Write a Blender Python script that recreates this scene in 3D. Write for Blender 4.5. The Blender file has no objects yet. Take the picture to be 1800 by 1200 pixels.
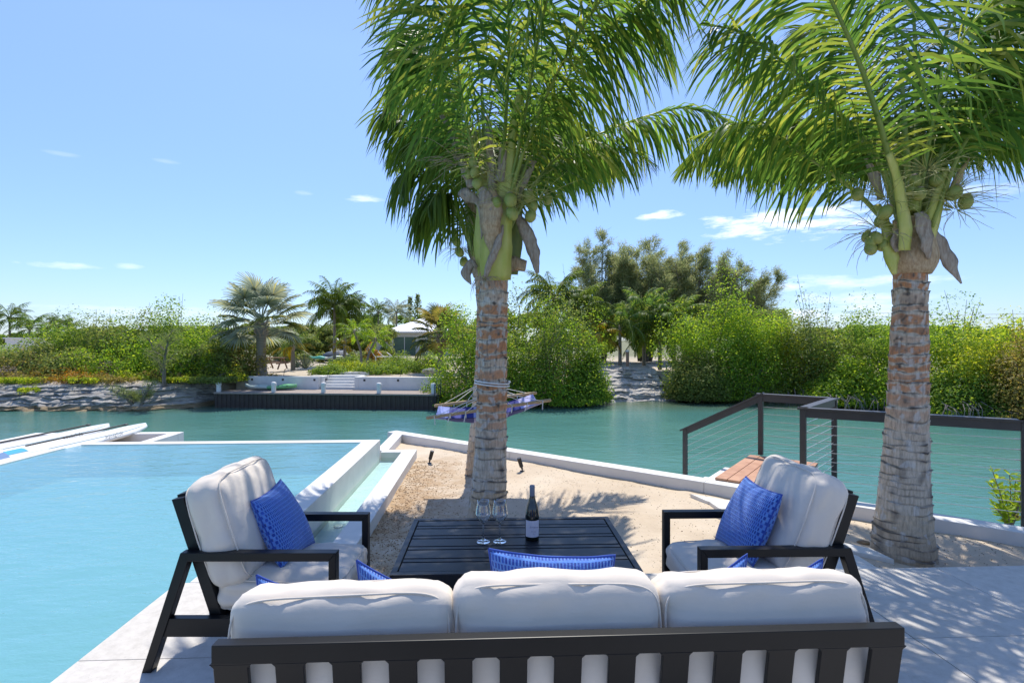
import bpy, bmesh, math, random
import numpy as np
from mathutils import Vector, Matrix, noise
random.seed(7)
R = math.radians
sc = bpy.context.scene
COL = sc.collection
# ------------------------------------------------------------ camera, sky, sun, exposure
F = 950.0            # focal length in photo pixels (photo 1800 wide)
EYE = 1.55
cam_d = bpy.data.cameras.new('camera'); cam = bpy.data.objects.new('camera', cam_d); COL.objects.link(cam)
cam.location = (0, 0, EYE); cam.rotation_euler = (R(90), 0, 0)
cam_d.sensor_width = 36; cam_d.lens = 36 * F / 1800; cam_d.shift_y = -3 / 1800.0
cam_d.clip_start = 0.05; cam_d.clip_end = 5000
sc.camera = cam
sc.view_settings.view_transform = 'Standard'; sc.view_settings.look = 'None'
sc.view_settings.gamma = 1; sc.view_settings.exposure = 0.70; sc.view_settings.use_curve_mapping = False
try:
    sc.cycles.use_denoising = True
    sc.cycles.transparent_max_bounces = 16; sc.cycles.max_bounces = 8
    sc.cycles.diffuse_bounces = 4
except Exception: pass
SUN_EL = R(63); SUN_H = Vector((0.10, 1.0, 0)).normalized()
world = bpy.data.worlds.new('World'); sc.world = world; world.use_nodes = True
wn = world.node_tree.nodes; wl = world.node_tree.links
wn.clear()

def mth(nt, op, a, b=None, c=None, clamp=False):
    n = nt.nodes.new('ShaderNodeMath'); n.operation = op; n.use_clamp = clamp
    for i, v in enumerate((a, b, c)):
        if v is None: continue
        if isinstance(v, (int, float)): n.inputs[i].default_value = v
        else: nt.links.new(v, n.inputs[i])
    return n.outputs[0]

def mixc(nt, fac, a, b, mode='MIX'):
    n = nt.nodes.new('ShaderNodeMix'); n.data_type = 'RGBA'; n.blend_type = mode
    for i, v in ((0, fac), (6, a), (7, b)):
        if isinstance(v, (int, float)): n.inputs[i].default_value = v
        elif isinstance(v, tuple): n.inputs[i].default_value = (*v[:3], 1)
        else: nt.links.new(v, n.inputs[i])
    return n.outputs[2]

def build_world():
    nt = world.node_tree
    out = wn.new('ShaderNodeOutputWorld'); bg = wn.new('ShaderNodeBackground')
    sky = wn.new('ShaderNodeTexSky'); sky.sky_type = 'NISHITA'; sky.sun_disc = False
    sky.sun_elevation = SUN_EL; sky.sun_rotation = math.atan2(-SUN_H.x, SUN_H.y)
    sky.air_density = 1.0; sky.dust_density = 0.15; sky.ozone_density = 1.6
    bg.inputs[1].default_value = 0.130
    hs = wn.new('ShaderNodeHueSaturation'); hs.inputs['Saturation'].default_value = 1.0
    wl.new(sky.outputs[0], hs.inputs['Color'])
    tc = wn.new('ShaderNodeTexCoord'); sep = wn.new('ShaderNodeSeparateXYZ')
    wl.new(tc.outputs['Generated'], sep.inputs[0])
    X, Y, Z = sep.outputs
    az = mth(nt, 'ARCTAN2', X, Y)
    el = mth(nt, 'ARCSINE', Z)
    cmb = wn.new('ShaderNodeCombineXYZ')
    wl.new(mth(nt, 'MULTIPLY', az, 9.0), cmb.inputs[0]); wl.new(mth(nt, 'MULTIPLY', el, 38.0), cmb.inputs[1])
    nz = wn.new('ShaderNodeTexNoise'); nz.inputs['Scale'].default_value = 1.6; nz.inputs['Detail'].default_value = 7
    nz.inputs['Roughness'].default_value = 0.62
    wl.new(cmb.outputs[0], nz.inputs['Vector'])
    N = mth(nt, 'SUBTRACT', nz.outputs[0], 0.5)
    # clean sea air: the horizon band is pale blue, not yellow
    hb = mth(nt, 'SUBTRACT', 1.0, mth(nt, 'MULTIPLY', mth(nt, 'ABSOLUTE', el), 2.1), clamp=True)
    tint = mixc(nt, hb, (.88, .91, 1.06), (.44, .54, .79))
    skyc = mixc(nt, 1.0, hs.outputs[0], tint, 'MULTIPLY')
    def pix(px, py):
        a = math.atan2(px - 900, F); e = math.atan2(597 - py, math.hypot(F, px - 900)); return a, e
    clouds = [(100, 466, 42, 5, .42), (222, 467, 16, 3.5, .3), (638, 349, 28, 6, .5), (1165, 378, 36, 7, .85), (1380, 392, 125, 20, .95),
              (1450, 498, 130, 10, .45), (1490, 524, 90, 9, .35), (1400, 552, 190, 12, .4), (105, 270, 18, 3, .10), (1590, 258, 50, 16, .6), (292, 283, 14, 3, .10),
              (1740, 330, 70, 10, .3), (300, 548, 200, 7, .22), (535, 340, 14, 3, .12)]
    ell = [pix(c[0], c[1]) + (c[2] / F, c[3] / F, c[4]) for c in clouds]
    rr = random.Random(4)
    for k in range(14):   # the same small clouds all round, outside the frame
        a = rr.uniform(0.95, 5.3); ell.append((a if a < math.pi else a - 2 * math.pi, rr.uniform(.06, .35), rr.uniform(.03, .12), rr.uniform(.005, .018), rr.uniform(.3, .8)))
    tot = None
    for (a, e, w, h, s) in ell:
        dx = mth(nt, 'MULTIPLY', mth(nt, 'SUBTRACT', az, a), 1 / (w * 1.3)); dy = mth(nt, 'MULTIPLY', mth(nt, 'SUBTRACT', el, e), 1 / (h * 1.35))
        r2 = mth(nt, 'ADD', mth(nt, 'MULTIPLY', dx, dx), mth(nt, 'MULTIPLY', dy, dy))
        m = mth(nt, 'SUBTRACT', 0.7, r2)
        m = mth(nt, 'ADD', m, mth(nt, 'MULTIPLY', N, 4.4))
        m = mth(nt, 'MULTIPLY', m, mth(nt, 'LESS_THAN', r2, 3.0), clamp=True)
        # soften by distance
        m = mth(nt, 'MULTIPLY', m, mth(nt, 'SUBTRACT', 1.0, mth(nt, 'MULTIPLY', r2, 0.4), clamp=True))
        m = mth(nt, 'MULTIPLY', m, s, clamp=True)
        tot = m if tot is None else mth(nt, 'MAXIMUM', tot, m)
    mx = wn.new('ShaderNodeMix'); mx.data_type = 'RGBA'
    wl.new(tot, mx.inputs[0]); wl.new(skyc, mx.inputs[6]); mx.inputs[7].default_value = (7.3, 7.4, 7.9, 1)
    wl.new(mx.outputs[2], bg.inputs[0]); wl.new(bg.outputs[0], out.inputs[0])
build_world()
sun_d = bpy.data.lights.new('sun', 'SUN'); sun = bpy.data.objects.new('sun', sun_d); COL.objects.link(sun)
sun_d.energy = 3.3; sun_d.angle = R(0.53); sun_d.color = (1.0, 0.95, 0.87)
sdir = -(SUN_H * math.cos(SUN_EL) + Vector((0, 0, math.sin(SUN_EL))))
sun.rotation_euler = sdir.to_track_quat('-Z', 'Y').to_euler(); sun.location = (2, 20, 30)

# ------------------------------------------------------------ helpers
def P(px, py, Z):                       # a point of the place, from photo pixel and distance
    return Vector(((px - 900) / F * Z, Z, EYE + (597 - py) / F * Z))
SN, CS = 0.0471, 0.9989
def UV(u, v, z=0.0):                    # frame of the pool and the furniture
    return Vector((u * CS - v * SN, u * SN + v * CS, z))

def newmesh(name, V, Fs, smooth=False):
    me = bpy.data.meshes.new(name)
    V = np.asarray(V, dtype=np.float32)
    if isinstance(Fs, np.ndarray):
        nf, k = Fs.shape
        me.vertices.add(len(V)); me.vertices.foreach_set('co', V.ravel())
        me.loops.add(nf * k); me.loops.foreach_set('vertex_index', Fs.astype(np.int32).ravel())
        me.polygons.add(nf); me.polygons.foreach_set('loop_start', np.arange(0, nf * k, k, dtype=np.int32))
        me.update(calc_edges=True)
    else:
        me.from_pydata(V.tolist(), [], Fs)
    if smooth: me.polygons.foreach_set('use_smooth', np.ones(len(me.polygons), dtype=bool))
    me.update(); return me

class MB:
    def __init__(s): s.v = []; s.f = []
    def add(s, V, Fc):
        o = len(s.v); s.v += [tuple(p) for p in V]; s.f += [tuple(i + o for i in f) for f in Fc]; return s
    def box(s, x0, x1, y0, y1, z0, z1, M=None):
        V = [Vector(p) for p in ((x0,y0,z0),(x1,y0,z0),(x1,y1,z0),(x0,y1,z0),(x0,y0,z1),(x1,y0,z1),(x1,y1,z1),(x0,y1,z1))]
        if M is not None: V = [M @ p for p in V]
        return s.add(V, [(0,3,2,1),(4,5,6,7),(0,1,5,4),(1,2,6,5),(2,3,7,6),(3,0,4,7)])
    def prism(s, poly, z0, z1):         # poly = list of (x,y), counter-clockwise
        n = len(poly)
        V = [(p[0], p[1], z0) for p in poly] + [(p[0], p[1], z1) for p in poly]
        return s.add(V, [tuple(range(n))[::-1], tuple(range(n, 2*n))] + [(i, (i+1) % n, n + (i+1) % n, n + i) for i in range(n)])
    def side(s, prof, y0, y1):          # profile in x,z extruded along y
        n = len(prof)
        V = [(p[0], y0, p[1]) for p in prof] + [(p[0], y1, p[1]) for p in prof]
        return s.add(V, [tuple(range(n)), tuple(range(n, 2*n))[::-1]] + [((i+1) % n, i, n + i, n + (i+1) % n) for i in range(n)])
    def tube(s, pts, r, n=8, cap=True, flat=1.0):
        pts = [Vector(p) for p in pts]; m = len(pts)
        rs = r if isinstance(r, (list, tuple)) else [r] * m
        V = []; up = Vector((0, 0, 1)); prev = None
        for i, p in enumerate(pts):
            t = (pts[min(i+1, m-1)] - pts[max(i-1, 0)]).normalized()
            if prev is None:
                a = t.cross(up)
                if a.length < .05: a = t.cross(Vector((1, 0, 0)))
            else: a = prev - t * prev.dot(t)
            a.normalize(); b = t.cross(a); prev = a
            for k in range(n):
                q = 2 * math.pi * k / n; V.append(p + (a * math.cos(q) + b * math.sin(q) * flat) * rs[i])
        Fc = [(i*n + k, i*n + (k+1) % n, (i+1)*n + (k+1) % n, (i+1)*n + k) for i in range(m-1) for k in range(n)]
        if cap: Fc += [tuple(range(n))[::-1], tuple(range((m-1)*n, m*n))]
        return s.add(V, Fc)
    def lathe(s, prof, n=24, c=(0, 0, 0)):   # prof = [(r,z)]
        V = []
        for (r, z) in prof:
            for k in range(n):
                q = 2 * math.pi * k / n; V.append((c[0] + r * math.cos(q), c[1] + r * math.sin(q), c[2] + z))
        m = len(prof)
        Fc = [(i*n + k, i*n + (k+1) % n, (i+1)*n + (k+1) % n, (i+1)*n + k) for i in range(m-1) for k in range(n)]
        if prof[0][0] > 1e-4: Fc.append(tuple(range(n))[::-1])
        if prof[-1][0] > 1e-4: Fc.append(tuple(range((m-1)*n, m*n)))
        return s.add(V, Fc)
    def ball(s, c, r, n=12, m=8, sq=(1, 1, 1)):
        V = []; Fc = []
        for i in range(m + 1):
            a = math.pi * i / m
            for k in range(n):
                q = 2 * math.pi * k / n
                V.append((c[0] + r*sq[0]*math.sin(a)*math.cos(q), c[1] + r*sq[1]*math.sin(a)*math.sin(q), c[2] - r*sq[2]*math.cos(a)))
        for i in range(m):
            for k in range(n): Fc.append((i*n + k, i*n + (k+1) % n, (i+1)*n + (k+1) % n, (i+1)*n + k))
        return s.add(V, Fc)
    def obj(s, name, mat, parent=None, off=None, smooth=False, bevel=0, segs=2):
        V = s.v
        if off is not None: V = [(p[0]-off[0], p[1]-off[1], p[2]-off[2]) for p in V]
        me = bpy.data.meshes.new(name); me.from_pydata(V, [], s.f)
        if bevel:
            bm = bmesh.new(); bm.from_mesh(me)
            bmesh.ops.bevel(bm, geom=[e for e in bm.edges if len(e.link_faces) == 2 and e.calc_face_angle(0) > .5], offset=bevel, segments=segs, profile=.6, affect='EDGES', clamp_overlap=True)
            bm.to_mesh(me); bm.free()
        if smooth: me.polygons.foreach_set('use_smooth', [True] * len(me.polygons))
        me.update()
        return link(name, me, mat, parent)

def link(name, me, mat, parent=None):
    o = bpy.data.objects.new(name, me); COL.objects.link(o)
    if mat is not None and len(me.materials) == 0: me.materials.append(mat)
    if parent is not None: o.parent = parent
    return o
def tag(o, label, cat, group=None):
    o['label'] = label; o['category'] = cat
    if group: o['group'] = group
    return o
def thing(name, label, cat, loc=(0, 0, 0), rz=0, group=None):
    o = bpy.data.objects.new(name, None); COL.objects.link(o); o.location = loc; o.rotation_euler = (0, 0, rz)
    o.empty_display_size = .1
    return tag(o, label, cat, group)
CAM_SCALE, CAM_DZ = 1.127, -0.197       # garden beyond the terrace is scaled about the camera: factor, and its z shift
def scale_about_cam(o, done=set()):
    def rec(c, top):
        if c.type == 'MESH' and c.data.name not in done:
            c.data.transform(Matrix.Scale(CAM_SCALE, 4)); done.add(c.data.name)
        c.location = c.location * CAM_SCALE
        for k in c.children: rec(k, False)
    rec(o, True); o.location.z += CAM_DZ; return o
def structure(o): o['kind'] = 'structure'; return o
def stuff(o): o['kind'] = 'stuff'; return o
def copy_tree(o, parent=None):
    c = o.copy(); COL.objects.link(c); c.parent = parent
    for ch in list(o.children): copy_tree(ch, c)
    return c

# ------------------------------------------------------------ materials
def base_mat(name):
    m = bpy.data.materials.new(name); m.use_nodes = True
    nt = m.node_tree; b = nt.nodes['Principled BSDF']; return m, nt, b
def noise_node(nt, scale, detail=4, rough=.55, vec=None, dim='3D'):
    n = nt.nodes.new('ShaderNodeTexNoise'); n.inputs['Scale'].default_value = scale; n.inputs['Detail'].default_value = detail
    n.inputs['Roughness'].default_value = rough
    if vec is not None: nt.links.new(vec, n.inputs['Vector'])
    return n
def mapping(nt, src='Object', scale=(1, 1, 1), rot=(0, 0, 0)):
    tc = nt.nodes.new('ShaderNodeTexCoord'); mp = nt.nodes.new('ShaderNodeMapping')
    mp.inputs['Scale'].default_value = scale; mp.inputs['Rotation'].default_value = rot
    nt.links.new(tc.outputs[src], mp.inputs[0]); return mp.outputs[0]
def ramp(nt, fac, stops):
    r = nt.nodes.new('ShaderNodeValToRGB'); e = r.color_ramp.elements
    e[0].position, e[0].color = stops[0][0], (*stops[0][1], 1); e[1].position, e[1].color = stops[-1][0], (*stops[-1][1], 1)
    for p, c in stops[1:-1]:
        x = e.new(p); x.color = (*c, 1)
    nt.links.new(fac, r.inputs[0]); return r.outputs[0]
def bump(nt, b, h, strength, dist):
    n = nt.nodes.new('ShaderNodeBump'); n.inputs['Strength'].default_value = strength; n.inputs['Distance'].default_value = dist
    nt.links.new(h, n.inputs['Height']); nt.links.new(n.outputs[0], b.inputs['Normal']); return n
def pmat(name, col, col2=None, scale=3, rough=.5, metal=0, bmp=None, spec=.5, src='Object', stretch=(1, 1, 1), lo=.35, hi=.65, detail=5):
    m, nt, b = base_mat(name)
    b.inputs['Base Color'].default_value = (*col, 1); b.inputs['Roughness'].default_value = rough
    b.inputs['Metallic'].default_value = metal; b.inputs['Specular IOR Level'].default_value = spec
    vec = mapping(nt, src, stretch)
    if col2 is not None:
        n = noise_node(nt, scale, detail, .6, vec)
        nt.links.new(ramp(nt, n.outputs[0], [(lo, col), (hi, col2)]), b.inputs['Base Color'])
    if bmp:
        n = noise_node(nt, bmp[0], 4, .6, vec); bump(nt, b, n.outputs[0], bmp[1], bmp[2])
    return m
def leafmat(name, a, bcol, trans=.45, rough=.45, c3=None, tcol=None, big=.25, spec=.1):
    m, nt, b = base_mat(name)
    geo = nt.nodes.new('ShaderNodeNewGeometry')
    st = [(0, a), (.75, bcol)] if c3 is None else [(0, a), (.6, bcol), (1.0, c3)]
    if c3 is None: st = [(0, a), (1, bcol)]
    c = ramp(nt, geo.outputs['Random Per Island'], st)
    if big:
        tc = nt.nodes.new('ShaderNodeTexCoord')
        n = noise_node(nt, .55, 3, .6, tc.outputs['Object'])
        v = mth(nt, 'MULTIPLY_ADD', n.outputs[0], big * 4, 1 - big * 2)
        hsv = nt.nodes.new('ShaderNodeHueSaturation'); nt.links.new(c, hsv.inputs['Color']); nt.links.new(v, hsv.inputs['Value'])
        c = hsv.outputs[0]
    nt.links.new(c, b.inputs['Base Color']); b.inputs['Roughness'].default_value = rough
    b.inputs['Specular IOR Level'].default_value = spec
    tr = nt.nodes.new('ShaderNodeBsdfTranslucent')
    g = nt.nodes.new('ShaderNodeHueSaturation'); g.inputs['Hue'].default_value = .479; g.inputs['Saturation'].default_value = 1.1; g.inputs['Value'].default_value = 2.5
    nt.links.new(c, g.inputs['Color']); nt.links.new(g.outputs[0], tr.inputs[0])
    mx = nt.nodes.new('ShaderNodeMixShader'); mx.inputs[0].default_value = trans
    nt.links.new(b.outputs[0], mx.inputs[1]); nt.links.new(tr.outputs[0], mx.inputs[2])
    nt.links.new(mx.outputs[0], nt.nodes['Material Output'].inputs[0]); return m

M = {}
M['white'] = pmat('white render', (.74, .725, .69), (.62, .605, .57), 2.2, .75, bmp=(60, .15, .004), lo=.3, hi=.75)
M['coping'] = pmat('white limestone coping', (.68, .665, .62), (.58, .565, .525), 5, .6, bmp=(45, .15, .003), lo=.3, hi=.8)
M['metal'] = pmat('charcoal powder coated aluminium', (.005, .0055, .0065), (.008, .0085, .010), 3, .40, bmp=(900, .12, .0004), spec=.28)
M['metal2'] = pmat('dark grey table aluminium', (.010, .013, .017), (.014, .018, .023), 2, .40, bmp=(900, .1, .0004), spec=.35)
M['rail'] = pmat('bronze brown rail paint', (.04, .035, .031), (.052, .046, .041), 4, .45, bmp=(300, .1, .0005))
M['cable'] = pmat('stainless cable', (.62, .58, .52), rough=.35, metal=.7)
M['black'] = pmat('black metal', (.015, .015, .015), rough=.5)
M['pebble'] = pmat('dark flecks', (.09, .06, .04), (.2, .15, .1), 8, .9)
M['litter'] = pmat('brown leaf litter', (.20, .12, .06), (.38, .26, .15), 9, .9)
M['rope'] = pmat('white rope', (.72, .70, .66), rough=.8, bmp=(300, .4, .002))
M['wood'] = pmat('hardwood decking', (.40, .19, .10), (.52, .28, .16), 6, .6, stretch=(1, 1, 1), bmp=(80, .2, .001))
M['bamboo'] = pmat('spreader bar wood', (.55, .38, .20), (.42, .28, .14), 9, .6)
M['slab'] = pmat('pale travertine slab', (.74, .72, .66), (.64, .61, .55), 6, .75, bmp=(40, .3, .003))
M['cream'] = pmat('slab riser', (.6, .55, .45), (.5, .45, .36), 6, .8)
# ------------------------------------------------------------ water
def water_mats():
    m, nt, b = base_mat('teal canal water')
    vec = mapping(nt, 'Object', (1, 1, 1))
    n = noise_node(nt, .05, 3, .5, vec)
    c = ramp(nt, n.outputs[0], [(.35, (.05, .175, .16)), (.65, (.115, .27, .225))])
    sp = nt.nodes.new('ShaderNodeSeparateXYZ'); nt.links.new(vec, sp.inputs[0])
    # sandy shallows along the far bank
    n2 = noise_node(nt, .25, 3, .6, vec)
    yy = mth(nt, 'ADD', sp.outputs[1], mth(nt, 'MULTIPLY', n2.outputs[0], 3.0))
    sh = mth(nt, 'MULTIPLY', mth(nt, 'SUBTRACT', yy, 27.6), .28, clamp=True)
    c = mixc(nt, sh, c, (.10, .15, .085))
    nt.links.new(c, b.inputs['Base Color']); b.inputs['Roughness'].default_value = .05; b.inputs['IOR'].default_value = 1.33
    w = noise_node(nt, 3.4, 6, .62, mapping(nt, 'Object', (.55, 1.25, 1), (0, 0, R(12))))
    w2 = noise_node(nt, .5, 3, .5, mapping(nt, 'Object', (.6, 1.2, 1), (0, 0, R(-20))))
    h = mth(nt, 'ADD', w.outputs[0], mth(nt, 'MULTIPLY', w2.outputs[0], 1.6))
    bump(nt, b, h, .5, .06)
    M['canal'] = m
    # clear water: tinted transparency under a reflecting skin
    for key, tint, sc_, bs in (('pool', (.58, .82, .85), 3.4, .38), ('clear', (.80, .93, .92), 9.0, .25)):
        m = bpy.data.materials.new(key + ' water'); m.use_nodes = True; nt = m.node_tree; nt.nodes.clear()
        out = nt.nodes.new('ShaderNodeOutputMaterial'); t = nt.nodes.new('ShaderNodeBsdfTransparent'); t.inputs[0].default_value = (*tint, 1)
        g = nt.nodes.new('ShaderNodeBsdfGlossy'); g.inputs['Roughness'].default_value = .06
        g.inputs['Color'].default_value = (.95, .97, 1, 1)
        fr = nt.nodes.new('ShaderNodeFresnel'); fr.inputs[0].default_value = 1.33
        mx = nt.nodes.new('ShaderNodeMixShader')
        w = noise_node(nt, sc_, 5, .6, mapping(nt, 'Object', (.7, 1.4, 1)))
        w2 = noise_node(nt, sc_ * .2, 2, .5, mapping(nt, 'Object', (1, 1, 1)))
        h = mth(nt, 'ADD', w.outputs[0], mth(nt, 'MULTIPLY', w2.outputs[0], 1.2))
        bp = nt.nodes.new('ShaderNodeBump'); bp.inputs['Strength'].default_value = bs; bp.inputs['Distance'].default_value = .06
        nt.links.new(h, bp.inputs['Height'])
        nt.links.new(bp.outputs[0], g.inputs['Normal']); nt.links.new(bp.outputs[0], fr.inputs['Normal'])
        if key == 'pool':      # suspended light: part of the colour is the body of the water itself
            df = nt.nodes.new('ShaderNodeBsdfDiffuse'); df.inputs[0].default_value = (.19, .45, .49, 1); nt.links.new(bp.outputs[0], df.inputs['Normal'])
            m2 = nt.nodes.new('ShaderNodeMixShader'); m2.inputs[0].default_value = .55; nt.links.new(t.outputs[0], m2.inputs[1]); nt.links.new(df.outputs[0], m2.inputs[2]); body = m2.outputs[0]
        else: body = t.outputs[0]
        nt.links.new(fr.outputs[0], mx.inputs[0]); nt.links.new(body, mx.inputs[1]); nt.links.new(g.outputs[0], mx.inputs[2])
        nt.links.new(mx.outputs[0], out.inputs[0]); M[key] = m
    M['plaster'] = pmat('pale blue pool plaster', (.55, .66, .66), (.50, .63, .64), 1.5, .6)
    M['basin'] = pmat('pale green grey basin tile', (.66, .72, .70), (.58, .66, .64), 4, .5)
water_mats()
WZ = -2.0
structure(MB().add([(-900, -60, WZ), (900, -60, WZ), (900, 1500, WZ), (-900, 1500, WZ)], [(0, 1, 2, 3)]).obj('water', M['canal']))
structure(MB().add([(-900, -60, -3.4), (900, -60, -3.4), (900, 1500, -3.4), (-900, 1500, -3.4)], [(0, 1, 2, 3)]).obj('canal_bed', pmat('canal bed', (.3, .28, .2))))

def uvprism(mb, u0, u1, v0, v1, z0, z1):
    return mb.prism([UV(u0, v0)[:2], UV(u1, v0)[:2], UV(u1, v1)[:2], UV(u0, v1)[:2]], z0, z1)

# ------------------------------------------------------------ terrace (deck) of big pale tiles
def tile_mat():
    m, nt, b = base_mat('pale limestone tile')
    vec = mapping(nt, 'Object'); oi = nt.nodes.new('ShaderNodeObjectInfo')
    n = noise_node(nt, 14, 8, .72, vec); n2 = noise_node(nt, 2.2, 4, .6, vec)
    c = ramp(nt, n.outputs[0], [(.32, (.42, .39, .34)), (.5, (.53, .495, .44)), (.68, (.61, .575, .52))])
    c = mixc(nt, mth(nt, 'MULTIPLY', n2.outputs[0], .45), c, (.58, .55, .51))
    v = nt.nodes.new('ShaderNodeTexVoronoi'); v.inputs['Scale'].default_value = 55; nt.links.new(vec, v.inputs['Vector'])
    pit = mth(nt, 'LESS_THAN', v.outputs['Distance'], .13)
    n3 = noise_node(nt, 6, 2, .5, vec)
    pit = mth(nt, 'MULTIPLY', pit, mth(nt, 'GREATER_THAN', n3.outputs[0], .52))
    c = mixc(nt, mth(nt, 'MULTIPLY', pit, .5), c, (.28, .26, .235))
    hs = nt.nodes.new('ShaderNodeHueSaturation'); nt.links.new(c, hs.inputs['Color'])
    nt.links.new(mth(nt, 'MULTIPLY_ADD', oi.outputs['Random'], .10, .95), hs.inputs['Value'])
    nt.links.new(hs.outputs[0], b.inputs['Base Color']); b.inputs['Roughness'].default_value = .7
    bump(nt, b, n.outputs[0], .25, .003)
    return m
M['tile'] = tile_mat()
deck = structure(uvprism(MB(), -1.965, 8.0, -3.0, 3.54, -.5, -.022).obj('terrace', M['cream']))
TW = .84
us = [-1.975, -1.98 + TW, -1.98 + 2*TW]
us = [2.22 + TW * k for k in range(-4, 8)]; us = [-1.975] + [u for u in us if u > -1.5]
vs = [3.548 - TW * k for k in range(0, 8)]
tilemesh = {}
for i in range(len(us) - 1):
    for j in range(len(vs) - 1):
        w = us[i+1] - us[i] - .004; d = vs[j] - vs[j+1] - .004
        key = (round(w, 2), round(d, 2))
        if key not in tilemesh:
            o = MB().box(0, w, 0, d, -.02, 0).obj('tile', M['tile'], deck, bevel=.0015, segs=1); tilemesh[key] = o.data
        else: o = link('tile', tilemesh[key], None, deck)
        p = UV(us[i] + .002, vs[j+1] + .002); o.location = (p.x, p.y, 0); o.rotation_euler = (0, 0, math.asin(SN))
# ------------------------------------------------------------ pool
pool = thing('swimming_pool', 'blue infinity swimming pool with a white stone rim left of the seating', 'pool', UV(-4, 4, 0))
o0 = pool.location
b_ = MB(); uvprism(b_, -6.05, -1.90, -3.0, 8.29, -.75, -.43); b_.obj('pool_floor', M['plaster'], pool, o0)
b_ = MB()
uvprism(b_, -6.05, -1.90, 8.26, 8.29, -.43, -.03); uvprism(b_, -6.05, -6.02, -3, 8.26, -.43, -.03)
uvprism(b_, -1.93, -1.90, 3.55, 8.26, -.43, -.03); uvprism(b_, -1.99, -1.976, -3.0, 3.549, -.43, -.025)
b_.obj('pool_wall', M['plaster'], pool, o0)
b_ = MB(); b_.add([UV(-6.05, -3, -.012), UV(-1.977, -3, -.012), UV(-1.977, 3.55, -.012), UV(-1.90, 3.55, -.012), UV(-1.90, 8.29, -.012), UV(-6.05, 8.29, -.012)], [(0, 1, 2, 3, 4, 5)])
b_.obj('pool_water', M['pool'], pool, o0)
b_ = MB(); uvprism(b_, -6.29, -1.65, 8.292, 8.49, -2.3, 0); b_.obj('coping', M['coping'], pool, o0, bevel=.006)
b_ = MB(); uvprism(b_, -6.29, -6.052, -3, 8.288, -2.3, 0); b_.obj('coping', M['coping'], pool, o0, bevel=.006)
b_ = MB(); uvprism(b_, -1.898, -1.65, 3.552, 8.288, -2.3, 0); b_.obj('coping', M['coping'], pool, o0, bevel=.006)
gut = thing('overflow_channel', 'narrow white overflow channel of shallow water between the pool and the sand', 'channel', UV(-1.4, 5.5, 0)); o0 = gut.location
b_ = MB(); uvprism(b_, -1.646, -1.33, 3.60, 8.50, -.6, -.345); b_.obj('channel_floor', M['basin'], gut, o0)
b_ = MB(); b_.add([UV(-1.648, 3.6, -.285), UV(-1.331, 3.6, -.285), UV(-1.331, 8.5, -.285), UV(-1.648, 8.5, -.285)], [(0, 1, 2, 3)]); b_.obj('channel_water', M['clear'], gut, o0)
for va, vb in ((3.552, 6.1), (6.103, 8.69)):
    b_ = MB(); uvprism(b_, -1.328, -1.11, va, vb, -2.4, -.198); b_.obj('channel_wall', M['coping'], gut, o0, bevel=.006)
b_ = MB(); uvprism(b_, -1.648, -1.33, 8.502, 8.688, -2.4, -.199); b_.obj('channel_wall', M['coping'], gut, o0, bevel=.006)
b_ = MB(); uvprism(b_, -1.648, -1.33, 3.552, 3.598, -.6, -.199); b_.obj('channel_wall', M['coping'], gut, o0, bevel=.004)
MB().lathe([(0, 0), (.045, 0), (.045, .012), (.032, .016), (0, .016)], 20, tuple(UV(-1.50, 5.55, -.343))).obj('floor_light', M['cable'], gut, o0)
# canal wall
DW = Vector((.794, -.608, 0)).normalized(); NW = Vector((-DW.y * -1, 0, 0)); NW = Vector((DW.y, -DW.x, 0))  # towards the garden
A0 = Vector((-1.98, 9.26, 0))
def CW(s, t=0, z=0): p = A0 + DW * s + NW * t; return Vector((p.x, p.y, z))
wall = MB().prism([CW(.0)[:2], CW(-.02, .2)[:2], CW(3.2, .2)[:2], CW(3.2)[:2]][::1], -2.4, 0)
wall = MB()
for s0, s1 in ((0, 2.6), (2.6, 5.28), (5.28, 6.3), (6.3, 10.5)):
    wall.prism([CW(s0 + .0015)[:2], CW(s0 + .0015, .2)[:2], CW(s1 - .0015, .2)[:2], CW(s1 - .0015)[:2]], -2.4, 0)
scale_about_cam(tag(wall.obj('canal_wall', M['white'], bevel=.008), 'long low white wall running diagonally between the sand and the canal', 'wall'))
b_ = MB(); uvprism(b_, -1.56, -1.39, 7.682, 9.26, -2.4, -.004)
scale_about_cam(tag(b_.obj('garden_wall', M['white'], bevel=.008), 'short white wall stub joining the pool corner to the diagonal canal wall', 'wall'))
# planter beyond the pool
pl = thing('sand_planter', 'white walled bed of sand beyond the far left pool corner under the paddleboards', 'planter', UV(-6.4, 8.9, 0)); o0 = pl.location
for (a, b2, c, d) in ((-7.51, -5.1, 9.20, 9.37), (-7.51, -7.34, 1.0, 9.198), (-5.27, -5.1, 8.492, 9.198)):
    b_ = MB(); uvprism(b_, a, b2, c, d, -2.4, 0); b_.obj('planter_wall', M['white'], pl, o0, bevel=.008)

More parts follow.
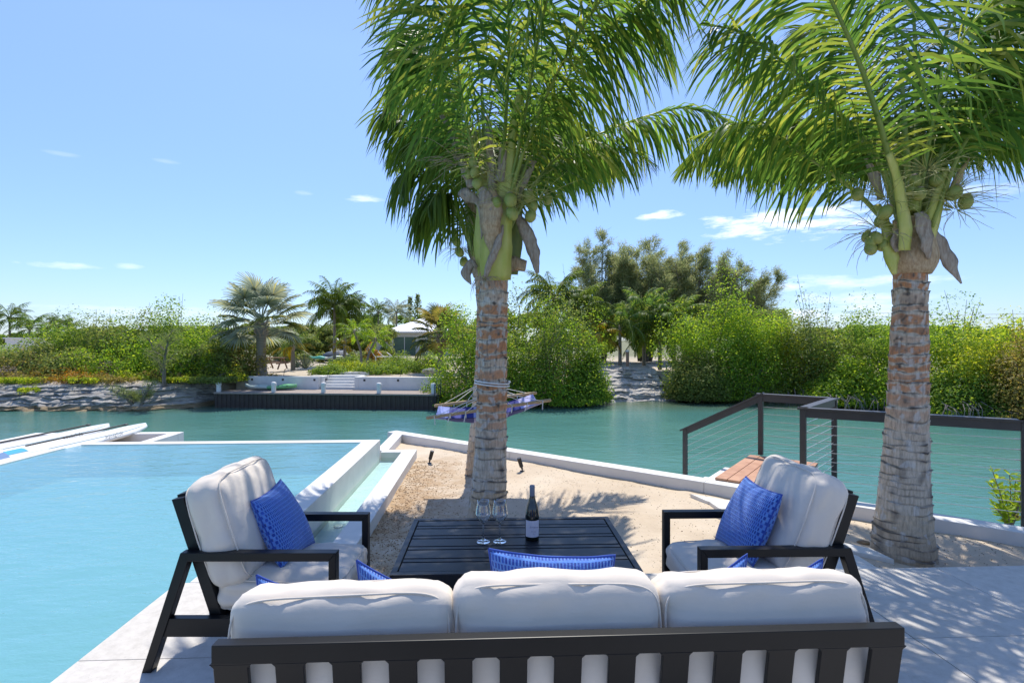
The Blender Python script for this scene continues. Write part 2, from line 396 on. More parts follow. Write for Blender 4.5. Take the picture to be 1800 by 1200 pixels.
# ------------------------------------------------------------ sand
def sand_mat():
    m, nt, b = base_mat('pale coral sand')
    vec = mapping(nt, 'Object')
    n = noise_node(nt, 1.1, 6, .6, vec)
    c = ramp(nt, n.outputs[0], [(.3, (.52, .415, .30)), (.5, (.615, .51, .385)), (.7, (.67, .575, .45))])
    fine = noise_node(nt, 70, 3, .7, vec)
    c = mixc(nt, mth(nt, 'MULTIPLY', fine.outputs[0], .42), c, (.42, .33, .23))
    v = nt.nodes.new('ShaderNodeTexVoronoi'); v.inputs['Scale'].default_value = 26; nt.links.new(vec, v.inputs['Vector'])
    n2 = noise_node(nt, 1.6, 3, .6, vec)
    thr = mth(nt, 'MULTIPLY', mth(nt, 'SUBTRACT', n2.outputs[0], .36, clamp=True), .95)
    sp = mth(nt, 'LESS_THAN', v.outputs['Distance'], thr)
    c = mixc(nt, mth(nt, 'MULTIPLY', sp, .42), c, (.20, .14, .09))
    # browner, leaf stained strip beside the channel (attribute 'stain')
    at = nt.nodes.new('ShaderNodeAttribute'); at.attribute_name = 'stain'
    n4 = noise_node(nt, 4, 5, .7, vec)
    st = mth(nt, 'MULTIPLY', at.outputs['Fac'], mth(nt, 'MULTIPLY', mth(nt, 'SUBTRACT', n4.outputs[0], .36, clamp=True), 4.2, clamp=True), clamp=True)
    c = mixc(nt, mth(nt, 'MULTIPLY', st, .8), c, (.36, .23, .12))
    nt.links.new(c, b.inputs['Base Color']); b.inputs['Roughness'].default_value = .95; b.inputs['Specular IOR Level'].default_value = .1
    h = mth(nt, 'ADD', mth(nt, 'MULTIPLY', fine.outputs[0], .5), noise_node(nt, 9, 5, .6, vec).outputs[0])
    bump(nt, b, h, .55, .02); return m
M['sand'] = sand_mat()
SZ = -.12
def sand_h(x, y):
    return SZ + .030 * noise.noise(Vector((x * .9, y * .9, 3))) + .012 * noise.noise(Vector((x * 3.1, y * 3.1, 8))) + .006 * noise.noise(Vector((x * 9, y * 9, 1)))
def sand_sheet(name, x0, x1, y0, y1, step, keep, hfun, mat, stain=None):
    nx = int((x1 - x0) / step) + 1; ny = int((y1 - y0) / step) + 1; V = []; st = []
    for j in range(ny):
        for i in range(nx):
            x = x0 + i * step; y = y0 + j * step; V.append((x, y, hfun(x, y))); st.append(stain(x, y) if stain else 0)
    Fc = []
    for j in range(ny - 1):
        for i in range(nx - 1):
            if keep(x0 + (i + .5) * step, y0 + (j + .5) * step): a = j * nx + i; Fc.append((a, a + 1, a + nx + 1, a + nx))
    me = newmesh(name, V, np.array(Fc, dtype=np.int32), True)
    at = me.attributes.new('stain', 'FLOAT', 'POINT'); at.data.foreach_set('value', st)
    return link(name, me, mat)
def uvof(x, y): return x * CS + y * SN, -x * SN + y * CS
def in_garden(x, y, m=.05):
    u, v = uvof(x, y)
    if v < 3.1: return False
    if u < (-1.08 if v < 7.6 else -1.47): return False
    return (Vector((x, y, 0)) - A0).dot(NW) > .1
def stain(x, y):
    u, v = uvof(x, y)
    return max(0, min(1, 1.15 - (u + 1.0 - .25 * (v > 5) ) / .75)) * (1 if v < 7.4 else max(0, 1 - (v - 7.4) / .6))
sand = structure(sand_sheet('sand', -2.2, 8, 2.9, 9.4, .05, in_garden, sand_h, M['sand'], stain)); scale_about_cam(sand)
o = sand_sheet('planter_sand', -8, -5, .5, 9.4, .08, lambda x, y: (-7.42 < uvof(x, y)[0] < (-6.17 if uvof(x, y)[1] < 8.45 else -5.2)) and 1 < uvof(x, y)[1] < 9.3,
               lambda x, y: -.17 + .03 * noise.noise(Vector((x, y, 2))), M['sand']); structure(o)
# flecks, twigs and pebbles on the sand
def scatter(name, n, mat, region, size, seed):
    rg = random.Random(seed); mb = MB(); k = 0
    while k < n:
        x, y = region(rg)
        if not in_garden(x, y): continue
        r = size * rg.uniform(.4, 1.5) * (.6 + .4 * rg.random()); a = rg.uniform(0, 6.3); z = sand_h(x, y)
        e = rg.uniform(.4, 1.6)
        V = [(x + r*e*math.cos(a), y + r*e*math.sin(a), z), (x + r*math.cos(a+2), y + r*math.sin(a+2), z), (x + r*math.cos(a+4.2), y + r*math.sin(a+4.2), z), (x, y, z + r*.7)]
        mb.add(V, [(0, 1, 3), (1, 2, 3), (2, 0, 3)]); k += 1
    return scale_about_cam(stuff(mb.obj(name, mat)))
def rgn_all(rg): return rg.uniform(-1.2, 6), rg.uniform(3.1, 9.2)
def rgn_wall(rg):
    v = rg.uniform(3.6, 7.5); u = -.98 + abs(rg.gauss(0, .32)); p = UV(u, v); return p.x, p.y
scatter('gravel_flecks', 3600, M['pebble'], rgn_all, .0065, 3)
scatter('leaf_litter', 2600, M['litter'], rgn_wall, .009, 5)

# ------------------------------------------------------------ stepping slabs, platform, railing
path = thing('stepping_path', 'pale stone slab path from the terrace to the wooden platform', 'path', (2.3, 4.8, SZ))
rg = random.Random(11)
for k in range(10):
    c = Vector((2.30 + rg.uniform(-.07, .07) + .025 * k, 5.36 - .232 * k, 0)); hl = .38 + rg.uniform(-.07, .07)
    q = [c + DW * -(hl + rg.uniform(0, .12)) + NW * .0 + Vector((0, .092, 0)), c + DW * hl + Vector((0, .092, 0)), c + DW * (hl + rg.uniform(0, .06)) - Vector((0, .11, 0)), c - DW * hl - Vector((0, .11, 0))]
    q = [p for p in q if True]
    if min(uvof(p.x, p.y)[1] for p in q) < 3.17: continue
    MB().prism([p[:2] for p in q][::-1], SZ - .05, SZ + .035).obj('slab', M['slab'], path, path.location, bevel=.006)
NE = -NW
P0 = Vector((2.24, 5.98, 0)) 
plat = thing('wooden_platform', 'small reddish hardwood platform over the canal at the gap in the railing', 'platform', P0)
for k in range(6):
    a = .006 + k * .133
    q = [P0 + DW * a, P0 + DW * (a + .126), P0 + DW * (a + .126) + NE * 1.5, P0 + DW * a + NE * 1.5]
    MB().prism([p[:2] for p in q], .004, .030).obj('plank', M['wood'], plat, P0, bevel=.002, segs=1)
b_ = MB(); q = [P0 + NE * .25, P0 + DW * .80 + NE * .25, P0 + DW * .80 + NE * 1.49, P0 + NE * 1.49]
b_.prism([p[:2] for p in q], -2.4, .002); b_.obj('platform_base', M['white'], plat, P0)
# stairs going down beside the wall
for k in range(5):
    b_ = MB(); s0 = -.03 - .27 * k; q = [P0 + NE * .45 + DW * (s0 - .27), P0 + NE * .45 + DW * s0, P0 + NE * 1.45 + DW * s0, P0 + NE * 1.45 + DW * (s0 - .27)]
    b_.prism([p[:2] for p in q], -2.3, -.17 * (k + 1)); b_.obj('stair_step', M['white'], plat, P0)
scale_about_cam(path)
def bar(mb, a, b, w, h, ):           # rectangular bar a->b, w across, h high
    a = Vector(a); b = Vector(b); t = (b - a).normalized(); s = t.cross(Vector((0, 0, 1))).normalized(); up = s.cross(t)
    V = [p + s * (i * w / 2) + up * (j * h / 2) for p in (a, b) for (i, j) in ((-1, -1), (1, -1), (1, 1), (-1, 1))]
    return mb.add(V, [(0, 1, 2, 3), (7, 6, 5, 4), (0, 4, 5, 1), (1, 5, 6, 2), (2, 6, 7, 3), (3, 7, 4, 0)])
S1 = Vector((2.49, 7.77, .28)); S2 = Vector((3.29, 7.15, .83)); S3 = Vector((3.96, 6.64, .83)); S4 = Vector((3.06, 5.68, .83)); S5 = Vector((4.56, 4.80, .83)); S6 = S5 + (S5 - S4)
railg = thing('cable_railing', 'dark brown railing with thin steel cables round the wooden platform and along the canal', 'railing', (3.2, 6, 0)); ro = railg.location
b_ = MB()
for a, b2 in ((S1, S2), (S2, S3), (S3, S4), (S4, S5), (S5, S6)):
    t = (b2 - a).normalized()
    a2 = a - t * (.05 if a is not S1 else .07); b3 = b2 + t * .04
    b_ = MB(); bar(b_, a2, b3, .095, .022); b_.obj('top_rail', M['rail'], railg, ro, bevel=.002, segs=1)
    b_ = MB(); bar(b_, a - Vector((0, 0, .053)), b2 - Vector((0, 0, .053)), .036, .078); b_.obj('under_rail', M['rail'], railg, ro)
def post(p, zb, w=.058):
    mb = MB(); M_ = Matrix.Translation((p.x, p.y, 0)) @ Matrix.Rotation(math.atan2(DW.y, DW.x), 4, 'Z')
    mb.box(-w/2, w/2, -w/2, w/2, zb, p.z - .013, M_); mb.obj('post', M['rail'], railg, ro, bevel=.003, segs=1)
post(S1, -1.2); post(S2, .03); post(S3, -.6); post(S4, -.5); post(S5, -.6)
post(S6, -.6)
scale_about_cam(plat)
for a, b2, n in ((S1, S2, 7), (S2, S3, 8), (S3, S4, 8), (S4, S5, 8), (S5, S6, 8)):
    for k in range(n):
        d = Vector((0, 0, -(.165 + k * .093)))
        MB().tube([a + d, b2 + d], .0032, 6).obj('cable', M['cable'], railg, ro)
        t = (b2 - a).normalized()
        MB().tube([b2 + d - t * .075, b2 + d - t * .02], .006, 6).obj('cable_fitting', M['cable'], railg, ro) if k < 8 and n == 8 else None
scale_about_cam(railg)
# ground spot lights in the sand
def spot(px, py, lean, label, h=.15):
    Z = F * (EYE - SZ) / (py - 597); c = Vector(((px - 900) / F * Z, Z, SZ)); c.z = sand_h(c.x, c.y)
    t = thing('garden_spotlight', label, 'spotlight', c, 0, 'small black spotlights staked in the sand')
    MB().lathe([(0, 0), (.03, 0), (.03, .008), (.008, .012), (.008, .03), (0, .03)], 14).obj('stake', M['black'], t)
    up = Vector((lean, -.12, 1)).normalized(); p0 = Vector((0, 0, .028))
    MB().tube([p0, p0 + up * .03, p0 + up * .032, p0 + up * h, p0 + up * (h + .001)], [.012, .014, .024, .027, .02], 14).obj('lamp_head', M['black'], t, smooth=False); scale_about_cam(t)
spot(755, 814, .28, 'small black garden spotlight in the sand near the channel end'); spot(918, 829, -.30, 'small black garden spotlight in the sand right of the hammock trunks')
spot(828, 807, -.8, 'tiny curled black fitting on the sand against the thin leaning trunk', .05)
# the big one peeping over the terrace edge
t = thing('garden_spotlight', 'black cylinder spotlight peeping over the terrace edge right of the thick palm trunk', 'spotlight', (3.18, 3.42, SZ), 0, 'small black spotlights staked in the sand')
up = Vector((-.16, .1, 1)).normalized()
MB().tube([Vector((0, 0, -.02)), up * .05], .012, 12).obj('stake', M['black'], t); MB().tube([up * .045, up * .05, up * .19, up * .192], [.02, .029, .031, .026], 18).obj('lamp_head', M['black'], t); scale_about_cam(t)
SZW = SZ * CAM_SCALE + CAM_DZ
# ------------------------------------------------------------ furniture
def fabric_mat():
    m, nt, b = base_mat('off white outdoor fabric')
    vec = mapping(nt, 'Object'); n = noise_node(nt, 2.5, 4, .6, vec)
    nt.links.new(ramp(nt, n.outputs[0], [(.3, (.64, .57, .485)), (.7, (.70, .63, .545))]), b.inputs['Base Color'])
    b.inputs['Roughness'].default_value = .95; b.inputs['Specular IOR Level'].default_value = .15; b.inputs['Sheen Weight'].default_value = .15
    wr = noise_node(nt, 5.5, 4, .55, mapping(nt, 'Object', (1, .55, 1.5), (.3, .2, .5)))
    fine = noise_node(nt, 420, 2, .5, vec)
    bump(nt, b, mth(nt, 'ADD', wr.outputs[0], mth(nt, 'MULTIPLY', fine.outputs[0], .05)), .3, .025); return m
M['fabric'] = fabric_mat()
def weave_mat():
    m, nt, b = base_mat('royal blue woven pillow cloth')
    tc = nt.nodes.new('ShaderNodeTexCoord')
    # slight warp so the rows wander
    nz = noise_node(nt, 3, 2, .5, tc.outputs['UV'])
    mp = nt.nodes.new('ShaderNodeVectorMath'); mp.operation = 'SCALE'; mp.inputs[3].default_value = .02
    nt.links.new(nz.outputs['Color'], mp.inputs[0])
    ad = nt.nodes.new('ShaderNodeVectorMath'); nt.links.new(tc.outputs['UV'], ad.inputs[0]); nt.links.new(mp.outputs[0], ad.inputs[1])
    br = nt.nodes.new('ShaderNodeTexBrick'); nt.links.new(ad.outputs[0], br.inputs['Vector'])
    br.inputs['Color1'].default_value = (.006, .033, .25, 1); br.inputs['Color2'].default_value = (.015, .085, .45, 1); br.inputs['Mortar'].default_value = (.12, .29, .70, 1)
    br.inputs['Scale'].default_value = 1; br.inputs['Brick Width'].default_value = .027; br.inputs['Row Height'].default_value = .055
    br.inputs['Mortar Size'].default_value = .008; br.inputs['Mortar Smooth'].default_value = .4; br.offset = .35
    n = noise_node(nt, 26, 3, .6, tc.outputs['UV']); n2 = noise_node(nt, 5, 2, .6, tc.outputs['UV'])
    c = mixc(nt, mth(nt, 'MULTIPLY', mth(nt, 'SUBTRACT', n.outputs[0], .42, clamp=True), 1.6, clamp=True), br.outputs['Color'], (.03, .09, .55))
    c = mixc(nt, mth(nt, 'MULTIPLY', mth(nt, 'SUBTRACT', n2.outputs[0], .45, clamp=True), 1.2, clamp=True), c, (.05, .13, .56))
    nt.links.new(c, b.inputs['Base Color']); b.inputs['Roughness'].default_value = .9; b.inputs['Sheen Weight'].default_value = .3
    bump(nt, b, mth(nt, 'ADD', br.outputs['Fac'], n.outputs[0]), .8, .006); return m
M['weave'] = weave_mat()

def cushion_mesh(T, W, H, seed=0, r=.055, puff=.03, sag=0.0, cuts=25, axis='x'):
    """box cushion: T along x, W along y, H along z, centred"""
    bm = bmesh.new(); bmesh.ops.create_cube(bm, size=2)
    bmesh.ops.subdivide_edges(bm, edges=bm.edges[:], cuts=cuts, use_grid_fill=True)
    h = Vector((T/2, W/2, H/2)); off = Vector((seed * 3.7, seed * 1.3, seed * 5.1))
    for v in bm.verts:
        q = v.co.copy(); p = Vector((q.x*h.x, q.y*h.y, q.z*h.z))
        inn = Vector([max(-(h[i]-r), min(h[i]-r, p[i])) for i in range(3)]); d = p - inn
        if d.length > 1e-6: d.normalize(); p = inn + d * r
        fx = 1 - abs(q.x)**2 * 0; 
        by = (1 - q.y**4); bz = (1 - q.z**4)
        k = {'x': 0, 'z': 2}[axis]
        others = [i for i in range(3) if i != k]
        prof = (1 - abs(q[others[0]])**2.6) * (1 - abs(q[others[1]])**2.6)
        p[k] += math.copysign(1, q[k]) * min(1, abs(q[k]) * 1.0) * puff * prof
        for i in others:
            j = [a for a in others if a != i][0]
            p[i] += q[i] * .010 * (1 - q[j]**2) * (1 - q[k]**2 * .6)
        n = d if d.length > 0 else Vector((1, 0, 0))
        w = noise.noise(Vector((p.x*9, p.y*5, p.z*5)) + off) * .008 + abs(noise.noise(Vector((p.x*16, p.y*9, p.z*7)) + off)) * -.006 + noise.noise(Vector((p.x*24, p.y*18, p.z*14)) + off) * .003
        # tucks running in from the corners
        ew = max(0, max(abs(q.y), abs(q.z)) - .55) * 2
        w += ew * .005 * math.sin((q.y * 9 + q.z * 7 + noise.noise(p * 7 + off) * 3))
        p += n * w
        if sag: p.z -= sag * (1 - q.y**2) * (q.z + 1) / 2
        v.co = p
    bmesh.ops.recalc_face_normals(bm, faces=bm.faces[:])
    me = bpy.data.meshes.new('cushion'); bm.to_mesh(me); bm.free()
    me.polygons.foreach_set('use_smooth', [True] * len(me.polygons)); return me
def piping_mb(T, W, H, puff, seed, r=.055, axis='x'):
    """welt cords: closed loops round both large faces"""
    mb = MB(); off = Vector((seed * 3.7, seed * 1.3, seed * 5.1))
    for sx in (-1, 1):
        pts = []
        if axis == 'x': a, b2, c = W/2, H/2, T/2
        else: a, b2, c = T/2, W/2, H/2
        N = 64
        for i in range(N + 1):
            q = 2 * math.pi * i / N; cc, ss = math.cos(q), math.sin(q); k = 1 / max(abs(cc), abs(ss)); e = .30
            x = math.copysign(abs(cc) ** e, cc); y = math.copysign(abs(ss) ** e, ss)
            A = x * (a - .010); B = y * (b2 - .010); Cc = sx * (c - .010)
            wob = .003 * noise.noise(Vector((A * 8, B * 8, sx)) + off)
            A += x * .003 * (1 - abs(y)); 
            p = (Cc + wob, A, B) if axis == 'x' else (A, B, Cc + wob)
            pts.append(p)
        mb.tube(pts, .0035, 6, cap=False)
    return mb
def add_cushion(name, parent, T, W, H, loc, rot=(0, 0, 0), seed=1, puff=.03, r=.05, axis='x', label=None, sag=0):
    me = cushion_mesh(T, W, H, seed, r, puff, sag, axis=axis); me.name = name
    o = link(name, me, M['fabric'], parent); o.location = loc; o.rotation_euler = rot
    piping_mb(T, W, H, puff, seed, r, axis).obj('piping', M['fabric'], o, smooth=True)
    if label: o['label'] = label
    return o
def pillow(corners, T, label, seed=0, n=22):
    """square throw pillow from its four corners TL, TR, BR, BL (top-level thing)"""
    TL, TR, BR, BL = [Vector(c) for c in corners]; nrm = (TR - TL).cross(BL - TL).normalized()
    base = (BL + BR) / 2; V = []; uvs = []; rgx = Vector((seed * 2.3, seed, 0))
    def pt(u, v, sgn):
        pu = 1 - .085 * (1 - v*v) * abs(u)**2; pv = 1 - .085 * (1 - u*u) * abs(v)**2
        uu = u * pu; vv = v * pv
        p = (TL * (1-uu) * (1+vv) + TR * (1+uu) * (1+vv) + BR * (1+uu) * (1-vv) + BL * (1-uu) * (1-vv)) / 4
        th = T/2 * (max(0, (1 - u*u) * (1 - v*v))) ** .42
        p = p + nrm * sgn * th + nrm * .006 * noise.noise(p * 9 + rgx) * (1 - u*u)
        return p
    for sgn in (1, -1):
        for j in range(n + 1):
            for i in range(n + 1):
                u = math.sin((i / n - .5) * math.pi) * .5 + (i/n*2-1) * .5; v = math.sin((j / n - .5) * math.pi) * .5 + (j/n*2-1) * .5
                V.append(pt(u, v, sgn)); uvs.append(((u+1)/2, (v+1)/2))
    Fc = []; o2 = (n+1)**2
    for j in range(n):
        for i in range(n):
            a = j*(n+1)+i; Fc.append((a, a+n+1, a+n+2, a+1)); Fc.append((o2+a, o2+a+1, o2+a+n+2, o2+a+n+1))
    me = bpy.data.meshes.new('throw_pillow'); me.from_pydata([tuple(p - base) for p in V], [], Fc)
    ul = me.uv_layers.new(name='UVMap')
    for lp in me.loops: ul.data[lp.index].uv = uvs[lp.vertex_index]
    bm = bmesh.new(); bm.from_mesh(me); bmesh.ops.remove_doubles(bm, verts=bm.verts[:], dist=.0004); bmesh.ops.recalc_face_normals(bm, faces=bm.faces[:]); bm.to_mesh(me); bm.free()
    me.polygons.foreach_set('use_smooth', [True] * len(me.polygons))
    o = link('throw_pillow', me, M['weave']); o.location = base
    tag(o, label, 'pillow', 'royal blue woven throw pillows'); 
    edge = [pt(-1 + 2*i/n, 1, 0) for i in range(n)] + [pt(1, 1 - 2*i/n, 0) for i in range(n)] + [pt(1 - 2*i/n, -1, 0) for i in range(n)] + [pt(-1, -1 + 2*i/n, 0) for i in range(n + 1)]
    MB().tube(edge, .004, 6, cap=False).obj('seam', M['weave'], o, base, smooth=True)
    return o

def make_armchair(loc, rz, label, seeds, lean=0):
    """local: front at x=0, back towards -x, y across"""
    t = thing('armchair', label, 'armchair', loc, rz, 'charcoal framed armchairs with off white cushions')
    for s in (-1, 1):
        y0, y1 = (s*.305, s*.255) if s < 0 else (s*.255, s*.305)
        MB().side([(-.70, .518), (-.035, .518), (0, .558), (-.725, .558)], y0, y1).obj('arm', M['metal'], t, bevel=.003)
        MB().side([(-.035, .0), (0, .0), (0, .558), (-.035, .518)], y0, y1).obj('leg', M['metal'], t, bevel=.003)
        MB().side([(-.905, .0), (-.862, 0), (-.690, .518), (-.725, .558)], y0, y1).obj('leg', M['metal'], t, bevel=.003)
        MB().side([(-.808, .165), (-.036, .165), (-.036, .25), (-.782, .25)], y0 + .006, y1 - .006).obj('side_rail', M['metal'], t, bevel=.002)
        ya, yb = sorted((s*.250, s*.205))
        MB().side([(-.60, .19), (-.545, .19), (-.745, .80), (-.80, .79)], ya, yb).obj('back_post', M['metal'], t, bevel=.003)
        # diagonal seat brace
        MB().side([(-.036, .20), (-.036, .25), (-.10, .17), (-.13, .168)], ya, yb).obj('brace', M['metal'], t)
    MB().side([(-.788, .755), (-.738, .775), (-.745, .815), (-.802, .80)], -.204, .204).obj('back_rail', M['metal'], t, bevel=.002)
    for k in range(4):
        y = -.15 + k * .1
        MB().side([(-.59, .22), (-.57, .22), (-.748, .77), (-.768, .765)], y - .03, y + .03).obj('back_slat', M['metal'], t)
    MB().box(-.09, -.04, -.254, .254, .17, .23).obj('front_rail', M['metal'], t, bevel=.002)
    for k in range(5):
        MB().box(-.58 + k*.1, -.53 + k*.1, -.25, .25, .205, .225).obj('seat_slat', M['metal'], t)
    add_cushion('seat_cushion', t, .60, .505, .165, (-.295, 0, .325), (0, R(2), 0), seeds, .018, .05, 'z')
    add_cushion('back_cushion', t, .185, .55, .53, (-.585, .0, .625), (0, R(-18 - lean), 0), seeds + 1, .035, .06, 'x')
    return t
make_armchair((-.82, 2.82, 0), 0, 'left armchair with charcoal frame beside the pool facing the table', 2)
make_armchair((.885, 2.86, 0), math.pi - R(-1.5), 'right armchair with charcoal frame in front of the stone slab path', 6, 3)

# sofa -------------------------------------------------------
sofa = thing('sofa', 'three seat outdoor sofa with charcoal slatted back and off white cushions in the foreground', 'sofa', UV(.235, 1.54), math.asin(SN))
hw = 1.0
MB().box(-hw, hw, .0, .038, .645, .70).obj('back_rail', M['metal'], sofa, bevel=.003)
def slat_prof(w, z0, z1, ch):
    return [(-w/2 - ch, z1), (-w/2, z1 - ch), (-w/2, z0), (w/2, z0), (w/2, z1 - ch), (w/2 + ch, z1)]
sw = .079; per = .1575
for k in range(13):
    x = (k - 6) * per; w = sw if 0 < k < 12 else .095
    if k == 0: x -= .004
    if k == 12: x += .004
    pr = slat_prof(w, .20, .6455, .011); n = len(pr)
    V = []; 
    for (dy) in (0.0, .016):
        for (a, z) in pr: V.append((x + a, dy + .001 + (.6455 - z) * .17, z))
    Fc = [tuple(range(n)), tuple(range(n, 2*n))[::-1]] + [((i+1) % n, i, n+i, n+(i+1) % n) for i in range(n)]
    MB().add(V, Fc).obj('back_slat', M['metal'], sofa, bevel=.0015, segs=1)
MB().box(-.97, .97, .115, .16, .15, .21).obj('seat_rail', M['metal'], sofa, bevel=.003)
MB().box(-.97, .97, .70, .75, .15, .21).obj('seat_rail', M['metal'], sofa, bevel=.003)
for s in (-1, 1):
    x0, x1 = sorted((s*.95, s*1.0))
    MB().box(x0, x1, .06, .76, .47, .51).obj('arm', M['metal'], sofa, bevel=.003)
    MB().box(x0, x1, .725, .76, 0, .469).obj('leg', M['metal'], sofa, bevel=.003)
    MB().add([(x0, .06, .51), (x1, .06, .51), (x1, .11, .51), (x0, .11, .51), (x0, -.06, 0), (x1, -.06, 0), (x1, -.02, 0), (x0, -.02, 0)],
             [(0, 1, 2, 3), (7, 6, 5, 4), (0, 4, 5, 1), (1, 5, 6, 2), (2, 6, 7, 3), (3, 7, 4, 0)]).obj('leg', M['metal'], sofa)
    MB().box(x0 + .005, x1 - .005, .03, .724, .16, .22).obj('side_rail', M['metal'], sofa)
for k in range(9):
    MB().box(-.9 + k*.21, -.84 + k*.21, .161, .699, .165, .19).obj('seat_slat', M['metal'], sofa)
for i, (a, b2) in enumerate(((-1.0, -.338), (-.334, .303), (.307, .962))):
    w = b2 - a; x = (a + b2) / 2
    add_cushion('seat_cushion', sofa, w, .60, .16, (x, .46, .29), (0, 0, 0), 10 + i, .015, .05, 'z')
    H = .43; z = (.566, .586, .578)[i]
    c = add_cushion('back_cushion', sofa, .165, w + .004, H, (x, .150, z), (R(0), 0, 0), 14 + i, .022, .05, 'x')
    c.rotation_euler = (Matrix.Rotation(R((1.4, -.6, .3)[i]) * -1, 4, 'Y') @ Matrix.Rotation(R(-9), 4, 'X') @ Matrix.Rotation(R(90), 4, 'Z')).to_euler()
# loose pillows -------------------------------------------------
pillow([P(441, 881, 2.68), P(493, 842, 3.08), P(553, 953, 3.06), P(495, 1001, 2.68)], .15, 'blue woven pillow on the left armchair', 1)
pillow([P(1311, 837, 3.08), P(1375, 869, 2.68), P(1324, 995, 2.70), P(1257, 948, 3.10)], .15, 'blue woven pillow on the right armchair', 2)
def sofa_pillow(pl, pr, zb, label, seed):
    TL = P(pl[0], pl[1], pl[2]); TR = P(pr[0], pr[1], pr[2]); e = TR - TL
    d = Vector((0, .05, -1)) * .43
    return pillow([TL, TR, TR + d, TL + d], .15, label, seed)
sofa_pillow((859, 964, 1.90), (1081, 975, 1.90), 0, 'blue woven pillow showing its whole top edge behind the middle sofa cushion', 3)
sofa_pillow((627, 984, 1.92), (800, 1062, 2.00), 0, 'blue woven pillow with a sharp corner above the right end of the left sofa cushion', 4)
sofa_pillow((451, 1010, 1.84), (590, 1045, 1.96), 0, 'blue woven pillow barely peeping over the left end of the left sofa cushion', 5)
sofa_pillow((1160, 1065, 1.98), (1313, 973, 1.93), 0, 'blue woven pillow peeping over the left half of the right sofa cushion', 6)
sofa_pillow((1315, 1040, 2.02), (1446, 981, 1.90), 0, 'blue woven pillow peeping over the right end of the right sofa cushion', 7)

# table ----------------------------------------------------------
tb = thing('coffee_table', 'dark slatted metal coffee table carrying the wine', 'table', (.012, 2.95, 0), R(2))
hx, hy, tz = .60, .40, .45
for (a, b2, c, d) in ((-hx, hx, -hy, -hy + .035), (-hx, hx, hy - .035, hy), (-hx, -hx + .03, -hy + .0355, hy - .0355), (hx - .03, hx, -hy + .0355, hy - .0355)):
    MB().box(a, b2, c, d, tz - .085, tz).obj('frame_bar', M['metal2'], tb, bevel=.003)
y = -hy + .041; k = 0
while y < hy - .05:
    w = .104 if k % 2 == 0 else .035
    y2 = min(y + w, hy - .041)
    MB().box(-hx + .034, hx - .034, y, y2, tz - .022, tz - .003).obj('slat', M['metal2'], tb, bevel=.002, segs=1)
    y = y2 + .010; k += 1
MB().box(-hx + .03, hx - .03, -hy + .036, hy - .036, tz - .06, tz - .035).obj('under_tray', M['black'], tb)
for sx in (-1, 1):
    for sy in (-1, 1):
        a = sorted((sx*(hx - .005), sx*(hx - .065))); b2 = sorted((sy*(hy - .005), sy*(hy - .065)))
        MB().box(a[0], a[1], b2[0], b2[1], 0, tz - .086).obj('leg', M['metal2'], tb, bevel=.003)
def on_table(px, py):
    Z = F * (EYE - tz) / (py - 597); return Vector(((px - 900) / F * Z, Z, tz - .002))
c = on_table(903.5, 948); MB().lathe([(0, 0), (.033, 0), (.035, .003), (.033, .006), (0, .006)], 32, c).obj('umbrella_hole_cap', M['black'], tb, None)
cp = tb.children[-1]; cp.parent = None; cp.parent = tb; Mi = (Matrix.Translation(tb.location) @ Matrix.Rotation(R(2), 4, 'Z')).inverted(); cp.data.transform(Mi)
# glasses
gm, nt, b = base_mat('clear wine glass'); nt.nodes.clear()
out = nt.nodes.new('ShaderNodeOutputMaterial'); tr = nt.nodes.new('ShaderNodeBsdfTransparent'); tr.inputs[0].default_value = (.97, .98, .98, 1)
gl = nt.nodes.new('ShaderNodeBsdfGlossy'); gl.inputs['Roughness'].default_value = .02
lw = nt.nodes.new('ShaderNodeLayerWeight'); lw.inputs[0].default_value = .42
mx = nt.nodes.new('ShaderNodeMixShader'); nt.links.new(mth(nt, 'MULTIPLY_ADD', mth(nt, 'POWER', lw.outputs['Facing'], 1.5), .95, .12), mx.inputs[0]); nt.links.new(tr.outputs[0], mx.inputs[1]); nt.links.new(gl.outputs[0], mx.inputs[2]); nt.links.new(mx.outputs[0], out.inputs[0])
gs, nt, b = base_mat('solid glass stem'); b.inputs['Transmission Weight'].default_value = 1; b.inputs['Roughness'].default_value = .02; b.inputs['IOR'].default_value = 1.45
def glass(px, py, label):
    t = thing('wine_glass', label, 'wine glass', on_table(px, py), 0, 'empty stemmed wine glasses on the table')
    outr = [(.0055, .098), (.012, .104), (.024, .116), (.036, .130), (.0435, .143), (.0435, .153), (.0400, .175), (.0355, .200), (.0322, .224)]
    MB().lathe(outr + [(.0316, .2243)] + [(max(.0, r - .0011), z + .001) for r, z in outr[::-1]][1:] + [(0, .1)], 48).obj('bowl', gm, t, smooth=True)
    MB().lathe([(0, 0), (.038, 0), (.0385, .0015), (.030, .0042), (.016, .010), (.0065, .018), (.0042, .030), (.0038, .060), (.0042, .085), (.0062, .098), (.004, .1045), (0, .1045)], 40).obj('stem_and_foot', gs, t, smooth=True)
glass(849.5, 950.5, 'left one of the two empty wine glasses on the table'); glass(878.5, 950, 'right one of the two empty wine glasses, nearest the bottle')
